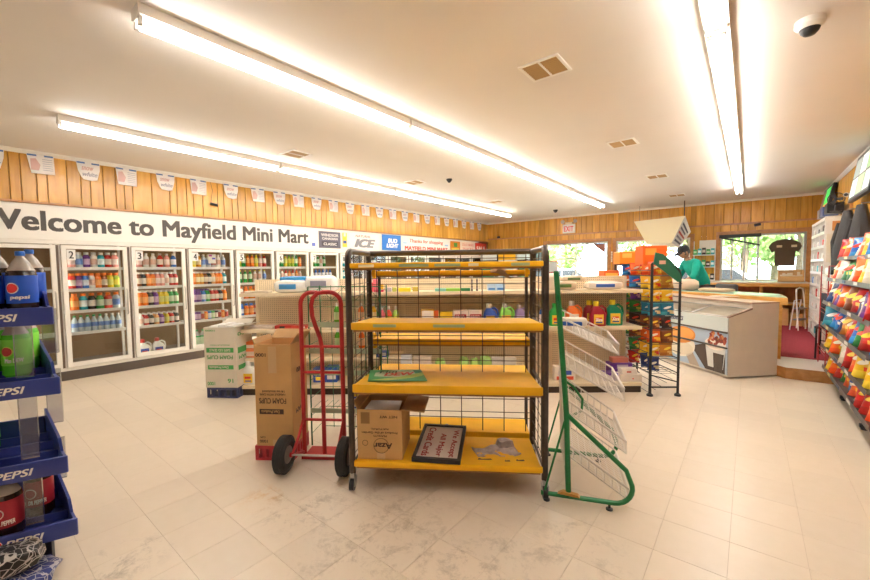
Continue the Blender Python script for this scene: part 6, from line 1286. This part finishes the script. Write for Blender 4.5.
# ------------------------------------------------------------------ blue soda display on the left
PA = R(69.2); PO = Vector((-2.6135, 0.3145, 0)); BLU = mat('tray_blue', (.035, .055, .27), .35, var=.08, vs=4)
pd = thing('soda_display', 'dark blue tiered tray display with white lettering at the left edge', 'display', PO, PA)
TIER = [(0.0, 1.235), (.008, .895), (.018, .50), (.040, .175)]
def pp(x, y, z): return (PO.x + x * math.cos(PA) - y * math.sin(PA), PO.y + x * math.sin(PA) + y * math.cos(PA), z)
PX0 = -.95
for k, (dx, z) in enumerate(TIER):
    tl = math.tan(R(7)); dep = .42
    tp = .17; DXR = dx - tp
    tray = MB().add([(PX0, 0, z + .012), (dx, 0, z + .012), (DXR, dep, z + .012 + dep * tl), (PX0, dep, z + .012 + dep * tl), (PX0, 0, z), (dx, 0, z), (DXR, dep, z + dep * tl), (PX0, dep, z + dep * tl)], [(0, 1, 2, 3), (7, 6, 5, 4), (0, 4, 5, 1), (1, 5, 6, 2), (2, 6, 7, 3), (3, 7, 4, 0)], BLU).build('tray', pd, smooth=False)
    MB().rbox(PX0, dx + .006, -.016, .0, z - .012, z + .072, BLU, .005).build('front_lip', tray)
    MB().prism([(.0, z - .0), (dep, z + dep * tl), (dep, z + .16 + dep * tl), (.10, z + .13), (.06, z + .075), (0, z + .07)], (dx, 0, 0), (-tp / dep, 1, 0), (0, 0, 1), (-1, 0, 0), .012, BLU).build('side_wall', tray, smooth=False)
    MB().box(PX0, DXR - .012, dep - .012, dep, z + dep * tl, z + .12 + dep * tl, BLU).build('rear_lip', tray, smooth=False)
    for q in range(1, 4): MB().box(PX0, dx - tp * q * .115 / dep - .004, q * .115 - .005, q * .115 + .005, z + .01 + q * .115 * tl, z + .055 + q * .115 * tl, BLU).build('divider', tray, smooth=False)
    tx = dx - .115 - .135
    letters(tray, 'PEPSI', (tx, -.0165, z + .012), (1, 0, 0), (0, 0, 1), .135, .034, P('f6f2ea', .4), .014, .25)
    MB().prism(disc((tx - .035, z + .03), .028, .028), (0, -.0175, 0), (1, 0, 0), (0, 0, 1), (0, 1, 0), .001, P('efeae0')).build('emblem_disc', tray, smooth=False)
    MB().prism([(tx - .035 + .025 * math.cos(a), z + .034 + .022 * math.sin(a)) for a in [math.pi * i / 10 for i in range(11)]], (0, -.0182, 0), (1, 0, 0), (0, 0, 1), (0, 1, 0), .0006, P('d8202c')).build('emblem_red', tray, smooth=False)
    MB().prism([(tx - .035 + .025 * math.cos(a), z + .026 + .022 * math.sin(a)) for a in [-math.pi * i / 10 for i in range(11)]], (0, -.0182, 0), (1, 0, 0), (0, 0, 1), (0, 1, 0), .0006, P('1f5cc0')).build('emblem_blue', tray, smooth=False)
for x in (-.115, -.80):
    for y in (.02, .40):
        for k in range(3):
            z1, z0 = TIER[k][1] + (y * math.tan(R(7))) - .013, TIER[k + 1][1] + .078 + y * math.tan(R(7))
            MB().box(x - .032, x + .032, y, y + .016, z0, z1, CLEARPL).build('clear_upright', pd, smooth=False)
for x in (-.9, -.06):
    for y in (.085, .30): MB().box(x - .02 - y * .4, x + .02 - y * .4, y - .02, y + .02, 0.0, TIER[3][1] + .004, P('2c2c34')).build('leg', pd, smooth=False)
def curved_text(r, s_, rad, ang, z, w, h, m):
    vs, fs, x0, x1, y0, y1 = text_geo(s_, 0.02, 0.1); q = MB()
    q.add([((rad + v.z) * math.cos(ang + ((v.x - x0) / (x1 - x0) - .5) * w / rad), (rad + v.z) * math.sin(ang + ((v.x - x0) / (x1 - x0) - .5) * w / rad), z + (v.y - y0) / (y1 - y0) * h) for v in vs], fs, m); q.build('lettering', r, smooth=False)['kind'] = 'stuff'
def big_bottle(lab, x, y, z, body, label, cap, emb=None, word=None):
    r = bottle('large_soda_bottle', 'twol', body, label, cap, lab, 'bottle', pp(x, y, z), 'large soda bottles on the blue display', PA)
    if emb:
        for (rad, h, lift) in ((.026, emb[0], .0), (.022, emb[1], .0012)):
            ang0 = R(-112); pts = []
            n = 14
            vs = []
            for i in range(n):
                a = 2 * math.pi * i / n; u, v = rad * math.cos(a), rad * math.sin(a); th = ang0 + u / .0565
                vs.append(((.0565 + lift) * math.cos(th), (.0565 + lift) * math.sin(th), .138 + v))
            MB().add(vs, [tuple(range(n))], P(h)).build('emblem', r)
    if word: curved_text(r, word, .0568, R(-85), .082, .07, .022, P('f2ece4'))
    return r
tl = math.tan(R(7))
def tz(k, y): return TIER[k][1] + .0125 + (y + .055) * tl
for i, x in enumerate((-.115, -.235, -.355, -.475)):
    for j, y in enumerate((.06, .175)):
        big_bottle('blue-labelled cola bottle, %s from the right, %s row of the top blue tray' % (ORD[i], ('front', 'second')[j]), x, y, tz(0, y), '2a1814', '1452c4', '2f6cc8', ('f0ece4', 'd8242c') if j == 0 else None, 'pepsi' if j == 0 else None)
for i, x in enumerate((-.20, -.32, -.44, -.56)):
    for j, y in enumerate((.06, .175)):
        big_bottle('green-labelled soda bottle, %s from the right, %s row of the second blue tray' % (ORD[i], ('front', 'second')[j]), x, y + .17, tz(1, y + .17), '5cc832', '7cdc3c', '3c9c34', ('d8e85c', 'c83c2c') if j == 0 else None, 'Mtn DEW' if j == 0 else None)
for i, x in enumerate((-.36, -.48)): big_bottle('green-labelled soda bottle, %s on the third blue tray' % ('right' if i == 0 else 'left'), x, .30, tz(2, .30), '4fb83a', '6cd040', '3c9c34')
for i, x in enumerate((-.14, -.22, -.34, -.46)):
    big_bottle('maroon-labelled dark soda bottle, %s from the right on the lowest blue tray' % ORD[i], x, .07 if i else .19, tz(3, .07 if i else .19), '2a1410', '9c1c2c', '6c1420', ('e8dcd0', 'a82434'), 'DR PEPPER')
# patterned bundles under the display
soft('patterned_bundle', 'black bundle with white line pattern under the lowest blue tray', 'bundle', pp(-.38, -.05, .096), PA, .62, .20, .12, pattern_mat('black_lines', (.02, .02, .022), (.55, .52, .5), 14), None, 41)
soft('patterned_bundle', 'blue bundle with white line pattern on the floor by the display', 'bundle', pp(-.36, -.06, .0), PA, .68, .24, .095, pattern_mat('blue_lines', (.04, .06, .25), (.6, .6, .66), 14), None, 42)
# ------------------------------------------------------------------ outdoors
struct('ground', MB().box(-40, 40, 12.15, 70, -.12, -.05, mat('asphalt', (.32, .31, .29), .9, var=.1, vs=2)), 'pale car park outside the doors', 'ground')
struct('lawn', MB().box(-40, 40, 22, 70, -.05, -.02, mat('grass', (.16, .26, .06), .95, var=.3, vs=3)), 'green grass strip beyond the car park', 'lawn')
LEAF = [mat('leaf_a', (.36, .50, .16), .6, objrand=.2), mat('leaf_b', (.46, .58, .22), .6), mat('leaf_c', (.28, .42, .13), .6)]
def tree(lab, x, y, h, cw, seed, m):
    rs = random.Random(seed); r = thing('tree', lab, 'tree', (x, y, -.05), 0, 'trees outside')
    MB().tube([(0, 0, 0), (.05, .02, h * .35), (-.04, .05, h * .6), (.03, 0, h * .85)], [.16, .12, .08, .03], mat('bark', (.16, .11, .07), .9, var=.3), 8).build('trunk', r)
    for k in range(5): a = k * 1.3 + seed; MB().tube([(0, 0, h * (.3 + .08 * k)), (math.cos(a) * cw * .5, math.sin(a) * cw * .5, h * (.45 + .09 * k))], [.05, .02], MATS['bark'], 6).build('branch', r)
    q = MB(); vs = []; fs = []
    cl = [(rs.uniform(-.6, .6) * cw, rs.uniform(-.6, .6) * cw, h * rs.uniform(.25, .95), rs.uniform(.45, .9)) for _ in range(16)]
    for _ in range(2600):
        c = cl[rs.randrange(16)]; d = Vector((rs.gauss(0, 1), rs.gauss(0, 1), rs.gauss(0, 1))).normalized() * c[3] * rs.uniform(.5, 1.0) * cw * .5
        p_ = Vector(c[:3]) + d; p_.z = max(p_.z, .3); a = Vector((rs.gauss(0, 1), rs.gauss(0, 1), rs.gauss(0, 1))).normalized() * .16; b_ = a.cross(Vector((rs.gauss(0, 1), rs.gauss(0, 1), rs.gauss(0, 1)))).normalized() * .09
        o_ = len(vs); vs += [p_ - a, p_ + b_, p_ + a, p_ - b_]; fs.append((o_, o_ + 1, o_ + 2, o_ + 3))
    q.add(vs, fs, m); o = q.build('foliage', r, smooth=False); o['kind'] = 'stuff'
for k, (x, y, h, cw) in enumerate(((-.2, 20.5, 6, 1.9), (1.6, 22, 7, 2.2), (3.6, 20, 6, 2.0), (-2.6, 24, 7, 2.2), (5.5, 24, 8, 2.5), (-5.6, 26, 7, 2.3), (-9, 25, 7, 2.3), (-12.5, 27, 8, 2.5), (1.0, 27, 8, 2.6))):
    tree('leafy green tree outside, %s by distance along the car park edge' % ORD[k], x, y, h, cw, k + 1, LEAF[k % 3])
def car(lab, x, y, rz, m):
    r = thing('parked_car', lab, 'car', (x, y, -.05), rz)
    prof = [(-2.1, .35), (-2.1, .75), (-1.9, .85), (-1.1, .95), (-.6, 1.42), (.9, 1.45), (1.6, 1.0), (2.1, .9), (2.15, .4), (1.75, .3), (-1.75, .3)]
    MB().prism(prof, (0, -.85, 0), (1, 0, 0), (0, 0, 1), (0, 1, 0), 1.7, m).build('body', r, smooth=False)
    for sy in (-.86, .855): MB().prism([(-.9, .97), (-.5, 1.36), (.15, 1.38), (.15, .97)], (0, sy, 0), (1, 0, 0), (0, 0, 1), (0, 1, 0), .006, BLACK).prism([(.22, .97), (.22, 1.38), (.85, 1.39), (1.35, 1.0)], (0, sy, 0), (1, 0, 0), (0, 0, 1), (0, 1, 0), .006, BLACK).build('side_window', r, smooth=False)
    for sx in (-1.3, 1.3):
        for sy in (-.8, .62): w_ = MB().tube([(sx, sy, .33), (sx, sy + .18, .33)], .33, RUB, 20).build('wheel', r); MB().tube([(sx, sy - .005, .33), (sx, sy + .185, .33)], .18, STEEL, 14).build('rim', w_)
car('white car parked outside left of the back window', -1.4, 17.2, R(8), P('e8e8ec', .2))
car('silver car parked outside the entrance doors', -6.8, 18.5, R(-5), P('b8bcc4', .2))
